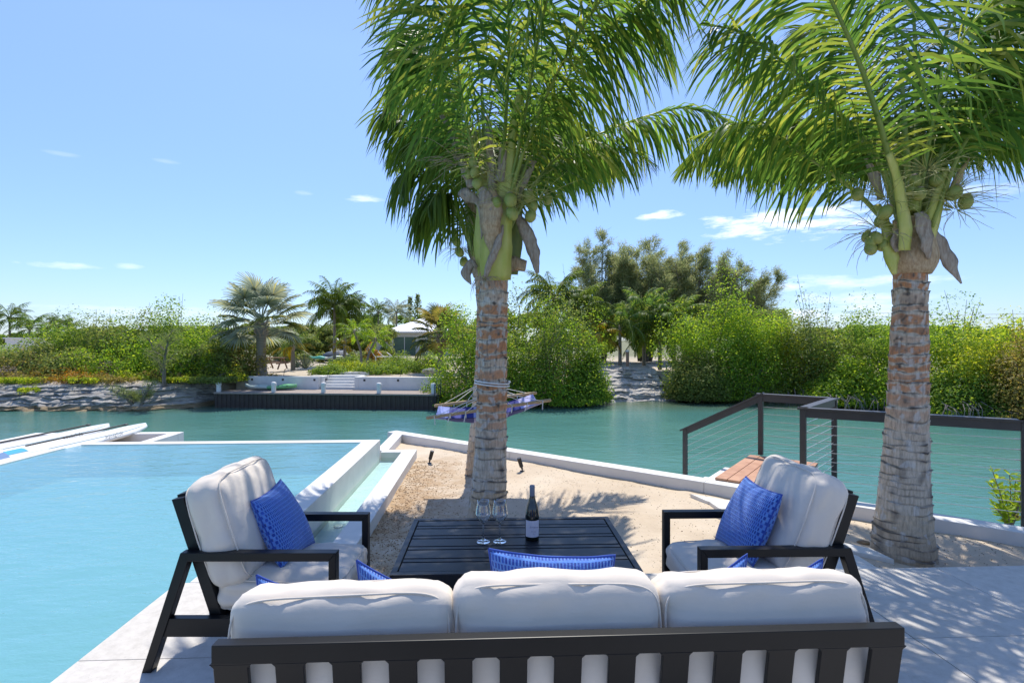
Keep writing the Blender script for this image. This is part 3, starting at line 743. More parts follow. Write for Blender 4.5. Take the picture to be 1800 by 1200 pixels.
# bottle
bt = thing('wine_bottle', 'dark wine bottle with a grey capsule and pale label on the table', 'bottle', on_table(935.5, 946))
bgm, nt, b = base_mat('dark bottle glass'); b.inputs['Base Color'].default_value = (.006, .010, .007, 1); b.inputs['Roughness'].default_value = .04; b.inputs['Specular IOR Level'].default_value = .8
MB().lathe([(0, 0), (.036, 0), (.0385, .004), (.0385, .125), (.037, .150), (.031, .180), (.0215, .208), (.0155, .232), (.0142, .250), (.0140, .293), (0, .293)], 48).obj('bottle_body', bgm, bt, smooth=True)
MB().lathe([(.0145, .238), (.0150, .24), (.0146, .292), (.0135, .297), (0, .297)], 36).obj('capsule', pmat('grey blue foil', (.19, .20, .24), rough=.4), bt, smooth=True)
lab = MB(); n = 24; V = []; Fc = []
for i in range(n + 1):
    a = R(-90 - 66) + R(132) * i / n; V += [(.0389 * math.cos(a), .0389 * math.sin(a), .022), (.0389 * math.cos(a), .0389 * math.sin(a), .112)]
for i in range(n): Fc.append((2*i, 2*i+2, 2*i+3, 2*i+1))
lab.add(V, Fc).obj('paper_label', pmat('pale lilac paper', (.70, .66, .70), rough=.8), bt, smooth=True)
def lettering(txt, size, loc, rot, parent, col, curve_r=None, name='lettering', shear=.35):
    cu = bpy.data.curves.new(name, 'FONT'); cu.body = txt; cu.size = size; cu.align_x = 'CENTER'; cu.shear = shear; cu.extrude = 0.00005
    tmp = bpy.data.objects.new(name, cu); COL.objects.link(tmp); bpy.context.view_layer.update()
    me = bpy.data.meshes.new_from_object(tmp, depsgraph=bpy.context.evaluated_depsgraph_get()); bpy.data.objects.remove(tmp)
    o = link(name, me, col, parent); o.location = loc; o.rotation_euler = rot
    return o
ink = pmat('grey ink', (.22, .20, .26), rough=.8)
lettering('Sancerre', .013, (.006, -.0393, .074), (R(90), 0, 0), bt, ink); lettering('Pinot Noir', .0062, (.006, -.0393, .052), (R(90), 0, 0), bt, ink, shear=.1); lettering('2019', .005, (.006, -.0393, .040), (R(90), 0, 0), bt, ink, shear=.1)
# ------------------------------------------------------------ palms
M['leaf'] = leafmat('coconut leaflets', (.045, .105, .024), (.095, .175, .036), .50, .42, (.21, .235, .05))
M['leafy'] = leafmat('yellowing coconut leaflets', (.16, .16, .02), (.32, .24, .03), .42, .4)
M['leafd'] = leafmat('dark coconut leaflets', (.055, .095, .018), (.11, .165, .03), .45, .45)
M['silver'] = leafmat('silver blue fan leaf', (.16, .19, .13), (.30, .33, .24), .3, .5, (.38, .36, .13))
M['fan'] = leafmat('olive fan leaf', (.06, .09, .03), (.13, .16, .05), .35, .45, (.30, .26, .04))
M['rachis'] = pmat('yellow green frond stalk', (.30, .33, .06), (.20, .27, .05), 2.5, .5)
M['rachisd'] = pmat('green frond stalk', (.14, .19, .05), (.22, .24, .07), 2.5, .5)
M['dead'] = pmat('dead grey brown sheath', (.27, .19, .13), (.44, .36, .28), 9, .85, stretch=(6, 6, 1), bmp=(60, .5, .004))
M['husk'] = pmat('brown woven fibre', (.36, .23, .12), (.54, .40, .25), 14, .9, stretch=(4, 4, 1), bmp=(90, .6, .004))
M['sheath'] = pmat('yellow green leaf base', (.40, .42, .06), (.54, .50, .14), 9, .45, stretch=(1, 1, .4))
M['nut'] = pmat('green coconut', (.22, .27, .05), (.34, .33, .08), 6, .45)
M['strand'] = pmat('flower strand', (.30, .33, .08), (.42, .38, .14), 8, .6)

def spline(pts, n):
    pts = [Vector(p) for p in pts]; pts = [pts[0]*2 - pts[1]] + pts + [pts[-1]*2 - pts[-2]]
    out = []; m = len(pts) - 3
    for i in range(n + 1):
        t = i / n * m; k = min(int(t), m - 1); t -= k
        a, b2, c, d = pts[k:k+4]
        out.append(.5 * ((2*b2) + (c - a)*t + (2*a - 5*b2 + 4*c - d)*t*t + (3*b2 - a - 3*c + d)*t**3))
    return out
def leaflets(line, n, length, width, rng, hang=1.1, t0=.2, segs=5, vee=-.35, sweep=(.35, 1.1), tw=0.0, drop=.5, broken=.06):
    """strips of leaflets down both sides of a rachis (numpy); returns V, F"""
    L = np.array([tuple(p) for p in line]); m = len(L)
    tt = np.linspace(t0, 1.0, n) ; V = []; Fq = []; base = 0
    idx = tt * (m - 1); i0 = np.clip(idx.astype(int), 0, m - 2); fr = (idx - i0)[:, None]
    Pt = L[i0] * (1 - fr) + L[i0 + 1] * fr
    T = L[i0 + 1] - L[i0]; T /= np.linalg.norm(T, axis=1)[:, None]
    up = np.array([0, 0, 1.0]); S = np.cross(T, up); ns = np.linalg.norm(S, axis=1)[:, None]; S = S / np.maximum(ns, 1e-3)
    for i in range(1, len(S)):
        if np.dot(S[i], S[i-1]) < 0: S[i] = S[i]
    N = np.cross(S, T)
    if tw:
        c, s = math.cos(tw), math.sin(tw); S, N = S * c + N * s, N * c - S * s
    for side in (-1, 1):
        k = len(tt)
        keep = rng.random(k) > broken
        rel = (tt - t0) / (1 - t0)
        prof = np.clip(1.0 - (np.abs(rel - .38) / .66) ** 2.2, .18, 1) * np.clip(.35 + rel * 5, 0, 1)
        ln = length * prof * rng.uniform(.82, 1.1, k)
        sw = sweep[0] + (sweep[1] - sweep[0]) * rel + rng.normal(0, .09, k)
        ve = vee + rng.normal(0, .33, k)
        d = side * S * (np.cos(sw) * np.cos(ve))[:, None] + T * np.sin(sw)[:, None] + N * (np.sin(ve) * np.cos(sw))[:, None]
        d /= np.linalg.norm(d, axis=1)[:, None]
        p = Pt + side * S * .008; st = (ln / segs)[:, None]
        hg = hang * 1.0 * rng.uniform(.6, 1.4, k)
        rows = []
        jit = rng.normal(0, .09, (k, 3))
        for j in range(segs + 1):
            f = j / segs
            w = width * (np.sin(np.pi * min(1, .16 + f * .84)) ** .55 if f < 1 else 0.06) * (.6 + .4 * prof)
            wd = np.cross(d, N); wd /= np.maximum(np.linalg.norm(wd, axis=1)[:, None], 1e-4)
            # fold a little about the axis
            wd = wd * .9 + N * (.28 * side)
            rows.append((p - wd * w[:, None] / 2, p + wd * w[:, None] / 2))
            p = p + d * st
            d = d + np.array([0, 0, -1.0]) * (hg * ln / segs * (3.4 - 3.2 * f))[:, None] + jit * .35
            d /= np.linalg.norm(d, axis=1)[:, None]
        A = np.stack([r for pr in rows for r in pr], axis=1)[keep]   # k,2(segs+1),3
        kk = len(A); V.append(A.reshape(-1, 3)); q = np.arange(segs)[None, :] * 2 + (np.arange(kk) * 2 * (segs + 1))[:, None] + base
        Fq.append(np.stack([q, q + 1, q + 3, q + 2], axis=-1).reshape(-1, 4)); base += kk * 2 * (segs + 1)
    return np.concatenate(V), np.concatenate(Fq)
def frond(parent, off, line, n, length, width, seed, r0=.035, r1=.004, mat='leaf', rmat='rachis', **kw):
    rng = np.random.default_rng(seed); m = len(line)
    rs = [r0 + (r1 - r0) * (i / (m - 1)) ** .55 for i in range(m)]
    o = MB().tube(line, rs, 7, flat=.6).obj('frond', M[rmat], parent, off, smooth=True)
    V, Fq = leaflets(line, n, length, width, rng, **kw)
    me = newmesh('leaflets', V - np.array(tuple(off)), Fq)
    lo = link('leaflets', me, M[mat], o); stuff(lo); return o

def bark_mat(name):
    m, nt, b = base_mat(name)
    at = nt.nodes.new('ShaderNodeAttribute'); at.attribute_name = 'bark'
    vec = mapping(nt, 'Object', (1, 1, .18))
    n = noise_node(nt, 55, 4, .65, vec)
    c = mixc(nt, mth(nt, 'MULTIPLY', mth(nt, 'SUBTRACT', n.outputs[0], .42, clamp=True), 2.2, clamp=True), at.outputs['Color'], (.20, .155, .11))
    n2 = noise_node(nt, 9, 5, .7, mapping(nt, 'Object', (1, 1, 2.2)))
    c = mixc(nt, mth(nt, 'MULTIPLY', mth(nt, 'SUBTRACT', n2.outputs[0], .5, clamp=True), 1.6, clamp=True), c, (.50, .46, .41))
    nt.links.new(c, b.inputs['Base Color']); b.inputs['Roughness'].default_value = .9; b.inputs['Specular IOR Level'].default_value = .15
    bump(nt, b, mth(nt, 'ADD', n.outputs[0], mth(nt, 'MULTIPLY', n2.outputs[0], 1.2)), .8, .008); return m
M['bark'] = bark_mat('coconut bark')
def trunk(parent, off, cl, seed, period=.075, orange=(0, 1), rows=360, cols=72, name='trunk'):
    """cl(z)->(x,y), rad(z)->r; z0..z1 = cl.z"""
    z0, z1, cf, rf = cl; V = []; C = []; rg = random.Random(seed)
    # uneven ring heights
    zs = [z0]; 
    while zs[-1] < z1: zs.append(zs[-1] + period * rg.uniform(.55, 1.5) * (1 + .5 * (zs[-1] - z0) / (z1 - z0)))
    tilt = [(rg.uniform(-.03, .03), rg.uniform(0, 6.28), rg.uniform(.3, 1.2), rg.random()) for _ in zs]
    for i in range(rows + 1):
        z = z0 + (z1 - z0) * i / rows; cx, cy = cf(z); rr = rf(z)
        for k in range(cols):
            q = 2*math.pi*k/cols
            nn = noise.noise(Vector((math.cos(q)*1.6, math.sin(q)*1.6, z*2.2 + seed))) 
            ze = z + nn * .016
            # which ring
            j = 0; lo_, hi_ = 0, len(zs) - 1
            while lo_ < hi_:
                mid = (lo_ + hi_ + 1)//2
                if zs[mid] + tilt[mid][0] * math.sin(q + tilt[mid][1]) <= ze: lo_ = mid
                else: hi_ = mid - 1
            j = lo_; a = zs[j] + tilt[j][0] * math.sin(q + tilt[j][1]); nx_ = min(j + 1, len(zs) - 1)
            b_ = zs[nx_] + tilt[nx_][0] * math.sin(q + tilt[nx_][1]) if nx_ != j else a + period
            f = max(0, min(1, (ze - a) / max(b_ - a, .01))); amp = tilt[j][2]
            fine = noise.noise(Vector((math.cos(q)*5, math.sin(q)*5, z*26 + seed)))
            g = noise.noise(Vector((math.cos(q)*2.3 + 9, math.sin(q)*2.3, z*9 + seed)))
            rk_ = max(0, min(1, .55 + 2.2 * noise.noise(Vector((math.cos(q)*1.5, math.sin(q)*1.5, j * 1.7 + seed))))); edge = math.exp(-((1 - f) / .11) ** 2) * rk_; low = math.exp(-(f / .10) ** 2) * rk_
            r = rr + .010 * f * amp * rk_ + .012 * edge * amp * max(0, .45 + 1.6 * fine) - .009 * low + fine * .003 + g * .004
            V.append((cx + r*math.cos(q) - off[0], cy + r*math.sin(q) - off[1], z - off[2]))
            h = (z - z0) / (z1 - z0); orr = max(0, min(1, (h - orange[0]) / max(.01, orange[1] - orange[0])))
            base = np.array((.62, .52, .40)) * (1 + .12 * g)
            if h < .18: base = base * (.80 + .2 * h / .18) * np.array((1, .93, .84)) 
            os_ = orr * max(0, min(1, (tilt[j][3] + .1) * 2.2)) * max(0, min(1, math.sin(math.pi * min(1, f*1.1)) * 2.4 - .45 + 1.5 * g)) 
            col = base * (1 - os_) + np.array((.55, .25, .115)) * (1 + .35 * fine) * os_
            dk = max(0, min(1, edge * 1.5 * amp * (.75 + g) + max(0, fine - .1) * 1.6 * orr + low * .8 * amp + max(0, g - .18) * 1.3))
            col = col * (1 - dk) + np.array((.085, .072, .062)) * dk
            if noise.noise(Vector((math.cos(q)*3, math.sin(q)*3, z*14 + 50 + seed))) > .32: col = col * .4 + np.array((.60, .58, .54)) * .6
            C.append((*np.clip(col, 0, 1), 1))
    Fc = [(i*cols + k, i*cols + (k+1) % cols, (i+1)*cols + (k+1) % cols, (i+1)*cols + k) for i in range(rows) for k in range(cols)]
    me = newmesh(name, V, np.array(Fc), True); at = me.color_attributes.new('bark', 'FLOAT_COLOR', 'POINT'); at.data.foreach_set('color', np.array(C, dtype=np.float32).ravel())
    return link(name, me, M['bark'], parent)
def lerp_tab(tab):
    def f(z):
        for (a, b2) in zip(tab[:-1], tab[1:]):
            if z <= b2[0]: t = max(0, (z - a[0]) / (b2[0] - a[0])); return tuple(x + (y - x) * t for x, y in zip(a[1:], b2[1:]))
        return tab[-1][1:]
    return f
def fibres(parent, off, c, n, r, length, rg, mat, name, down=.5, rad=.0022):
    mb = MB()
    for i in range(n):
        a = rg.uniform(0, 6.28); e = rg.uniform(-.5, .9); d = Vector((math.cos(a), math.sin(a), e)).normalized(); p = Vector(c) + d * r * rg.uniform(.3, 1); pts = [p.copy()]
        L = length * rg.uniform(.4, 1.1)
        for k in range(5):
            p = p + d * L / 5; pts.append(p.copy()); d = (d + Vector((rg.uniform(-.3, .3), rg.uniform(-.3, .3), -down * .4 + rg.uniform(-.2, .2)))).normalized()
        mb.tube(pts, [rad * 1.3, rad * 1.2, rad, rad * .9, rad * .7, rad * .4], 4, cap=False)
    return stuff(mb.obj(name, M[mat], parent, off))
def strip(parent, off, pts, ws, mat, name, th=.008, tw=(0, 0)):
    """thick tapering blade along pts"""
    pts = spline(pts, 26); mb = MB(); V = []; m = len(pts)
    for i, p in enumerate(pts):
        t = (pts[min(i+1, m-1)] - pts[max(i-1, 0)]).normalized(); f = i/(m-1); w = np.interp(f, np.linspace(0, 1, len(ws)), ws)
        s = t.cross(Vector((0, 1, 0))); s = s if s.length > .05 else Vector((1, 0, 0)); s.normalize(); b2 = s.cross(t)
        a = tw[0] + (tw[1] - tw[0]) * f; s2 = s * math.cos(a) + b2 * math.sin(a); b3 = b2 * math.cos(a) - s * math.sin(a)
        wv = .25 * w * math.sin(i * 1.7)
        for (x, y) in ((-1, 0), (-.4, .5), (.4, .5), (1, 0), (.4, -.3), (-.4, -.3)):
            q_ = p + s2 * x * w / 2 + b3 * (y * (th + w * .22) + (.25 - abs(x)) * w * .12 + wv * .05); nn = Vector((noise.noise(q_ * 14), noise.noise(q_ * 14 + Vector((9, 0, 0))), noise.noise(q_ * 9 + Vector((0, 9, 0)))))
            V.append(q_ + nn * (min(.02, w * .16) if mat in ('dead', 'husk') else .005))
    Fc = [(i*6 + k, i*6 + (k+1) % 6, (i+1)*6 + (k+1) % 6, (i+1)*6 + k) for i in range(m-1) for k in range(6)] + [(5, 4, 3, 2, 1, 0), tuple(range((m-1)*6, m*6))]
    return mb.add(V, Fc).obj(name, M[mat], parent, off, smooth=True)
def nuts(parent, off, lst, seed):
    rg = random.Random(seed)
    for (px, py, Z, r) in lst:
        c = P(px, py, Z); o = MB().ball((0, 0, 0), r, 14, 10, (1, 1, 1.22)).obj('coconut', M['nut'], parent, smooth=True)
        for v in o.data.vertices:
            q = math.atan2(v.co.y, v.co.x); k = 1 + .05 * math.cos(3*q); v.co.x *= k; v.co.y *= k
        o.location = c - Vector(off); o.rotation_euler = (rg.uniform(-.5, .5), rg.uniform(-.5, .5), rg.uniform(0, 3)); o.scale = (.88, .88, .88)
        MB().lathe([(0, r*1.16), (r*.45, r*1.12), (r*.5, r*1.2), (r*.2, r*1.3), (0, r*1.3)], 8).obj('husk_cap', M['dead'], o, smooth=True)
def auto_frond(C, az, el, L, droop, n=12):
    """arching line from C, initial azimuth/elevation, total length, bending down"""
    p = Vector(C); out = [p.copy()]; e = el
    for i in range(n):
        d = Vector((math.cos(az) * math.cos(e), math.sin(az) * math.cos(e), math.sin(e))); p = p + d * L / n; out.append(p.copy()); e -= droop / n * (.45 + 1.1 * i / n)
    return out

# ---- front palm (thick trunk behind the table) -------------------------------
Z1 = 4.78; b0 = P(856, 905, Z1); base1 = Vector((b0.x, Z1, SZ - .02))
tab = []
for (py, xc, w) in ((965, 856, 84), (905, 856, 74), (850, 860, 67), (800, 862, 63), (700, 864.5, 58), (600, 866, 57), (490, 868, 56), (470, 869, 58)):
    p = P(xc, py, Z1); tab.append((p.z, p.x, Z1, w / F * Z1 / 2 - .017))
tab.sort(); f1 = lerp_tab(tab)
palm1 = thing('coconut_palm', 'nearest coconut palm with a thick ringed trunk rising behind the coffee table', 'palm tree', base1)
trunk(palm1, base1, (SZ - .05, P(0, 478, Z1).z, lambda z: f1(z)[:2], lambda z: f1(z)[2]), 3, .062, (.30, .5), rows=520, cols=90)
o1 = base1
# crownshaft of fresh and dead leaf bases
def P1(px, py, dz=0): return P(px, py, Z1 + dz)
strip(palm1, o1, [P1(872, 492, -.10), P1(872, 440, -.15), P1(880, 380, -.15), P1(894, 300, -.12), P1(900, 240, -.1), P1(915, 160, -.2)], [.26, .28, .21, .11, .08, .06], 'sheath', 'leaf_base', .02)
strip(palm1, o1, [P1(866, 486, .05), P1(858, 430, .0), P1(855, 370, .0), P1(850, 300, 0)], [.25, .26, .17, .10], 'sheath', 'leaf_base', .04)
strip(palm1, o1, [P1(885, 480, .10), P1(893, 430, .1), P1(900, 360, .12), P1(920, 290, .1)], [.26, .26, .2, .1], 'rachisd', 'leaf_base', .03)
strip(palm1, o1, [P1(866, 448, -.17), P1(862, 400, -.21), P1(864, 360, -.2), P1(852, 335, -.18)], [.04, .17, .2, .15], 'husk', 'fibre_sheath', .012)
strip(palm1, o1, [P1(853, 488, -.17), P1(860, 465, -.20), P1(875, 430, -.22), P1(884, 395, -.2)], [.03, .06, .07, .02], 'dead', 'fibre_sheath', .01)
strip(palm1, o1, [P1(885, 470, .02), P1(905, 465, .0), P1(924, 468, .0)], [.1, .14, .09], 'husk', 'fibre_sheath', .01)
strip(palm1, o1, [P1(910, 380, -.05), P1(925, 410, -.08), P1(938, 445, -.08), P1(945, 480, -.08)], [.06, .12, .11, .03], 'dead', 'dead_spathe', .015)
strip(palm1, o1, [P1(838, 470, -.02), P1(828, 462, -.02), P1(820, 480, -.02), P1(828, 500, -.02)], [.03, .07, .1, .01], 'dead', 'dead_spathe', .01)
strip(palm1, o1, [P1(850, 420, -.12), P1(843, 360, -.12), P1(820, 345, -.1), P1(815, 350, -.1)], [.04, .05, .12, .1], 'dead', 'dead_spathe', .012)
strip(palm1, o1, [P1(862, 400, -.2), P1(856, 360, -.2), P1(852, 340, -.2), P1(845, 330, -.18)], [.1, .13, .1, .05], 'dead', 'dead_spathe', .012)
for pts in ([(830, 330, -.1), (810, 280, -.05), (790, 225, 0), (761, 183, .05)], [(868, 340, -.12), (862, 280, -.1), (860, 230, -.05), (854, 205, 0)], [(878, 320, -.15), (884, 270, -.12), (888, 238, -.1)], [(905, 350, 0), (925, 310, 0), (940, 280, .05), (950, 262, .1)]):
    strip(palm1, o1, [P1(a, b2, c) for a, b2, c in pts], [.09, .075, .055, .02], 'dead', 'dead_stalk', .012)
rg = random.Random(5)
fibres(palm1, o1, P1(853, 492, -.16), 26, .02, .22, rg, 'dead', 'dangling_fibres', 1.9)
for c in ((880, 325), (905, 350), (838, 270), (862, 300), (945, 350)):
    fibres(palm1, o1, P1(c[0], c[1], -.15), 34, .05, .38, rg, 'strand', 'flower_stalks', .3)
fibres(palm1, o1, P1(805, 290, 0), 40, .05, .42, rg, 'dead', 'dry_flower_stalks', .5)
nuts(palm1, o1, [(832, 285, Z1-.12, .045), (835, 303, Z1-.16, .05), (824, 306, Z1-.1, .045), (839, 323, Z1-.16, .052), (834, 268, Z1-.1, .04), (874, 357, Z1-.2, .05), (897, 352, Z1-.24, .062), (900, 376, Z1-.23, .058),
                 (928, 345, Z1-.15, .055), (936, 362, Z1-.1, .052), (933, 380, Z1-.12, .056), (963, 350, Z1-.05, .05), (905, 335, Z1-.1, .045)], 3)
fd = [  # explicit fronds: (px,py,Z) control points, leaflet length, hang
 ([(862,400,4.80),(850,280,4.80),(825,120,4.85),(788,0,4.85),(758,-70,4.8),(725,-100,4.7),(695,-70,4.6)], 1.05, 1.2, 110),
 ([(866,400,4.85),(840,300,4.9),(800,200,5.0),(765,130,5.1),(735,105,5.1),(712,110,5.1),(697,150,5.1)], .80, 1.3, 90),
 ([(872,400,4.70),(886,250,4.65),(894,120,4.6),(893,0,4.5),(885,-110,4.3),(870,-190,4.0),(850,-200,3.7)], 1.0, 1.0, 110),
 ([(882,400,4.72),(912,260,4.62),(937,120,4.5),(962,0,4.3),(1005,-110,4.05),(1065,-160,3.8),(1120,-140,3.6)], 1.05, 1.25, 120),
 ([(888,400,4.78),(925,290,4.75),(965,200,4.7),(1015,110,4.6),(1080,40,4.5),(1130,20,4.4),(1170,60,4.3)], 1.0, 1.4, 110),
 ([(892,410,4.82),(935,330,4.85),(990,268,4.9),(1062,232,5.0),(1130,206,5.05),(1200,190,5.1),(1255,200,5.1),(1300,225,5.1)], .72, 1.7, 125),
 ([(890,415,4.8),(925,345,4.8),(972,295,4.85),(1035,268,4.9),(1100,262,5.0),(1150,288,5.0)], .58, 1.7, 95),
 ([(866,380,4.95),(850,220,5.2),(850,90,5.5),(880,-20,5.8),(940,-60,6.1)], .95, 1.1, 90),
 ([(870,380,4.9),(830,220,5.0),(785,110,5.2),(750,60,5.4),(715,60,5.5)], .85, 1.2, 80),
 ([(884,390,4.7),(930,240,4.55),(1000,90,4.3),(1080,-30,4.05),(1140,-70,3.85),(1185,-30,3.7)], .95, 1.35, 110),
 ([(860,400,4.72),(838,300,4.65),(815,190,4.6),(800,80,4.5),(790,-30,4.4),(775,-120,4.2),(750,-160,4.0)], .9, 1.2, 100),
]
for i, (pts, ln, hg, n) in enumerate(fd):
    frond(palm1, o1, spline([P(*p) for p in pts], 26), int(n * .9), ln, .027, 100 + i, r0=.034, hang=hg, t0=.16, mat='leaf', tw=random.uniform(-.3, .3))
for i in range(6):
    az = R(58 + 13 * i); ln = auto_frond(P1(875, 370, .05), az, R(62), 3.1, 1.9, 20)
    frond(palm1, o1, ln, 80, .85, .034, 140 + i, r0=.03, hang=1.2, t0=.2, mat='leafd')

# ---- right palm ---------------------------------------------------------------
Z2 = 4.22; b0 = P(1587, 975, Z2); base2 = Vector((b0.x, Z2, SZ - .01)); o2 = base2
palm2 = thing('coconut_palm', 'right coconut palm with a flared grey trunk base beside the terrace and railing', 'palm tree', base2)
tab = []
for (py, xc, w) in ((985, 1587, 106), (960, 1587, 103), (900, 1588, 89), (850, 1590, 82), (800, 1592, 76), (700, 1596, 67), (600, 1598, 64), (520, 1600, 58), (470, 1600, 57)):
    p = P(xc, py, Z2); tab.append((p.z, p.x, Z2, w / F * Z2 / 2 - .016))
tab.sort(); f2 = lerp_tab(tab)
trunk(palm2, base2, (SZ - .06, P(0, 474, Z2).z, lambda z: f2(z)[:2], lambda z: f2(z)[2]), 21, .055, (.42, .62), rows=520, cols=90)
def P2(px, py, dz=0): return P(px, py, Z2 + dz)
b_ = MB(); prof = []
for i in range(17):
    f = i / 16; z = P2(0, 482).z + (P2(0, 385).z - P2(0, 482).z) * f; r = .125 + .045 * math.sin(math.pi * min(1, f * 1.25)) + .01 * math.sin(f * 9); prof.append((r, z))
b_.lathe(prof, 40, (P2(1603, 430).x, Z2, 0)); o = b_.obj('fibre_sheath', M['husk'], palm2, o2, smooth=True)
for v in o.data.vertices: 
    d = noise.noise(v.co * 7) * .03; v.co.x += d; v.co.y += d * .6
strip(palm2, o2, [P2(1572, 482, -.12), P2(1566, 455, -.13), P2(1560, 420, -.12), P2(1553, 385, -.1), P2(1540, 360, -.05)], [.04, .12, .10, .07, .06], 'sheath', 'leaf_base', .02)
strip(palm2, o2, [P2(1588, 440, -.18), P2(1590, 400, -.2), P2(1584, 360, -.22), P2(1575, 310, -.28), P2(1562, 270, -.34)], [.09, .105, .088, .072, .062], 'sheath', 'leaf_base', .02)
strip(palm2, o2, [P2(1628, 440, -.1), P2(1637, 390, -.12), P2(1648, 350, -.14), P2(1668, 300, -.15)], [.08, .12, .1, .075], 'sheath', 'leaf_base', .02)
strip(palm2, o2, [P2(1605, 420, .05), P2(1600, 350, .05), P2(1597, 290, .05), P2(1590, 220, .05)], [.14, .15, .1, .07], 'rachisd', 'leaf_base', .03)
strip(palm2, o2, [P2(1625, 400, .05), P2(1630, 340, .05), P2(1640, 280, .05)], [.12, .13, .07], 'rachisd', 'leaf_base', .03)
strip(palm2, o2, [P2(1613, 375, -.16), P2(1622, 400, -.19), P2(1628, 430, -.2), P2(1632, 455, -.18)], [.1, .13, .10, .03], 'dead', 'dead_spathe', .015)
strip(palm2, o2, [P2(1640, 405, -.1), P2(1652, 430, -.1), P2(1670, 465, -.1), P2(1690, 498, -.1)], [.04, .10, .11, .01], 'dead', 'dead_spathe', .015)
strip(palm2, o2, [P2(1548, 350, 0), P2(1535, 310, 0), P2(1520, 275, 0)], [.06, .09, .02], 'dead', 'dead_spathe', .02)
strip(palm2, o2, [P2(1672, 335, 0), P2(1685, 310, 0), P2(1704, 278, 0)], [.05, .07, .005], 'husk', 'dead_spathe', .02)
strip(palm2, o2, [P2(1580, 440, -.15), P2(1575, 420, -.16), P2(1590, 400, -.17)], [.08, .1, .04], 'dead', 'dead_spathe', .012)
rg = random.Random(8)
for c, n, L in (((1630, 300), 60, .36), ((1665, 345), 70, .40), ((1560, 350), 50, .40), ((1540, 400), 26, .32), ((1680, 370), 30, .38)):
    fibres(palm2, o2, P2(c[0], c[1], -.14), n, .05, L, rg, 'strand', 'flower_stalks', .25)
fibres(palm2, o2, P2(1545, 425, -.1), 22, .05, .3, rg, 'dead', 'dry_flower_stalks', 1.2)
nuts(palm2, o2, [(1508, 342, Z2-.1, .048), (1556, 373, Z2-.16, .056), (1548, 388, Z2-.1, .05), (1524, 416, Z2-.05, .045), (1531, 425, Z2-.1, .048), (1541, 418, Z2-.13, .048), (1530, 437, Z2-.1, .05), (1551, 430, Z2-.1, .05),
                 (1608, 319, Z2-.14, .05), (1617, 341, Z2-.18, .048), (1603, 335, Z2-.12, .045), (1646, 317, Z2-.14, .052), (1677, 339, Z2-.18, .058), (1697, 355, Z2-.14, .056)], 9)
fd = [
 ([(1590,420,4.07),(1568,300,3.97),(1530,165,3.87),(1482,45,3.8),(1425,-60,3.75),(1350,-120,3.75),(1270,-110,3.75)], 1.05, .85, 120, 'leaf', .08),
 ([(1566,400,4.22),(1505,338,4.25),(1425,280,4.3),(1350,237,4.4),(1290,222,4.5),(1225,240,4.6)], .66, 1.7, 95, 'leaf', .06),
 ([(1580,385,4.2),(1545,285,4.2),(1500,225,4.15),(1450,180,4.1),(1400,128,4.05),(1345,85,4.0),(1285,52,3.95),(1235,45,3.9)], .80, 1.5, 115, 'leaf', .1),
 ([(1636,400,4.1),(1690,262,4.02),(1745,190,3.95),(1800,138,3.9),(1870,110,3.8),(1950,150,3.7)], .85, 1.5, 100, 'leaf', .1),
 ([(1600,380,4.2),(1592,240,4.2),(1580,100,4.4),(1555,-20,4.6),(1510,-80,4.8)], .95, 1.0, 100, 'leaf', 0),
 ([(1620,380,4.3),(1640,230,4.4),(1655,90,4.5),(1700,-20,4.5),(1770,-80,4.5),(1860,-60,4.5)], .95, 1.3, 100, 'leaf', 0),
 ([(1612,380,4.15),(1642,210,4.1),(1690,70,4.05),(1755,0,4.0),(1840,-30,3.95),(1930,0,3.9)], 1.0, 1.1, 110, 'leaf', 0),
 ([(1600,380,4.3),(1570,230,4.6),(1520,120,4.9),(1460,60,5.2),(1400,50,5.4)], .85, 1.3, 90, 'leafd', 0),
 ([(1625,380,4.3),(1690,230,4.5),(1760,140,4.7),(1840,100,4.9)], .8, 1.4, 90, 'leafd', 0),
 ([(1605,370,4.1),(1612,220,4.3),(1608,70,4.6),(1600,-60,4.9),(1590,-120,5.1)], .95, .9, 110, 'leaf', 0),
 ([(1622,370,4.2),(1665,240,4.15),(1720,120,4.0),(1790,40,3.9),(1870,10,3.8)], .9, 1.2, 100, 'leaf', 0),
]
for i, (pts, ln, hg, n, mt, tw) in enumerate(fd):
    frond(palm2, o2, spline([P(*p) for p in pts], 26), int(n * .9), ln, .027, 200 + i, r0=.036, hang=hg, t0=.17, mat=mt, tw=random.uniform(-.3, .3), vee=(.05 if i == 0 else -.3))
for i in range(7):
    az = R(35 + 14 * i); ln = auto_frond(P2(1610, 360, .05), az, R(60), 3.0, 1.9, 20)
    frond(palm2, o2, ln, 80, .85, .034, 240 + i, r0=.03, hang=1.2, t0=.2, mat='leafd')

# ---- third palm: slim leaning trunk behind the nearest one ----------------------
Z3 = 6.75; base3 = Vector((P(835, 830, Z3).x, Z3, SZ - .01)); o3 = base3
palm3 = thing('coconut_palm', 'slim leaning coconut palm almost hidden behind the nearest palm trunk', 'palm tree', base3)
tab = []
for (py, xc, w) in ((840, 834, 33), (800, 836, 30), (740, 841, 27), (650, 848, 25), (540, 851, 25), (480, 848, 28)):
    p = P(xc, py, Z3); tab.append((p.z, p.x, Z3, w / F * Z3 / 2))
tab.sort(); f3 = lerp_tab(tab)
trunk(palm3, base3, (SZ - .05, P(0, 478, Z3).z, lambda z: f3(z)[:2], lambda z: f3(z)[2]), 44, .06, (.3, .6), rows=240, cols=40)
strip(palm3, o3, [P(846, 485, Z3-.1), P(840, 440, Z3-.1), P(832, 390, Z3-.1), P(822, 340, Z3-.1)], [.2, .24, .2, .1], 'dead', 'leaf_base', .05)
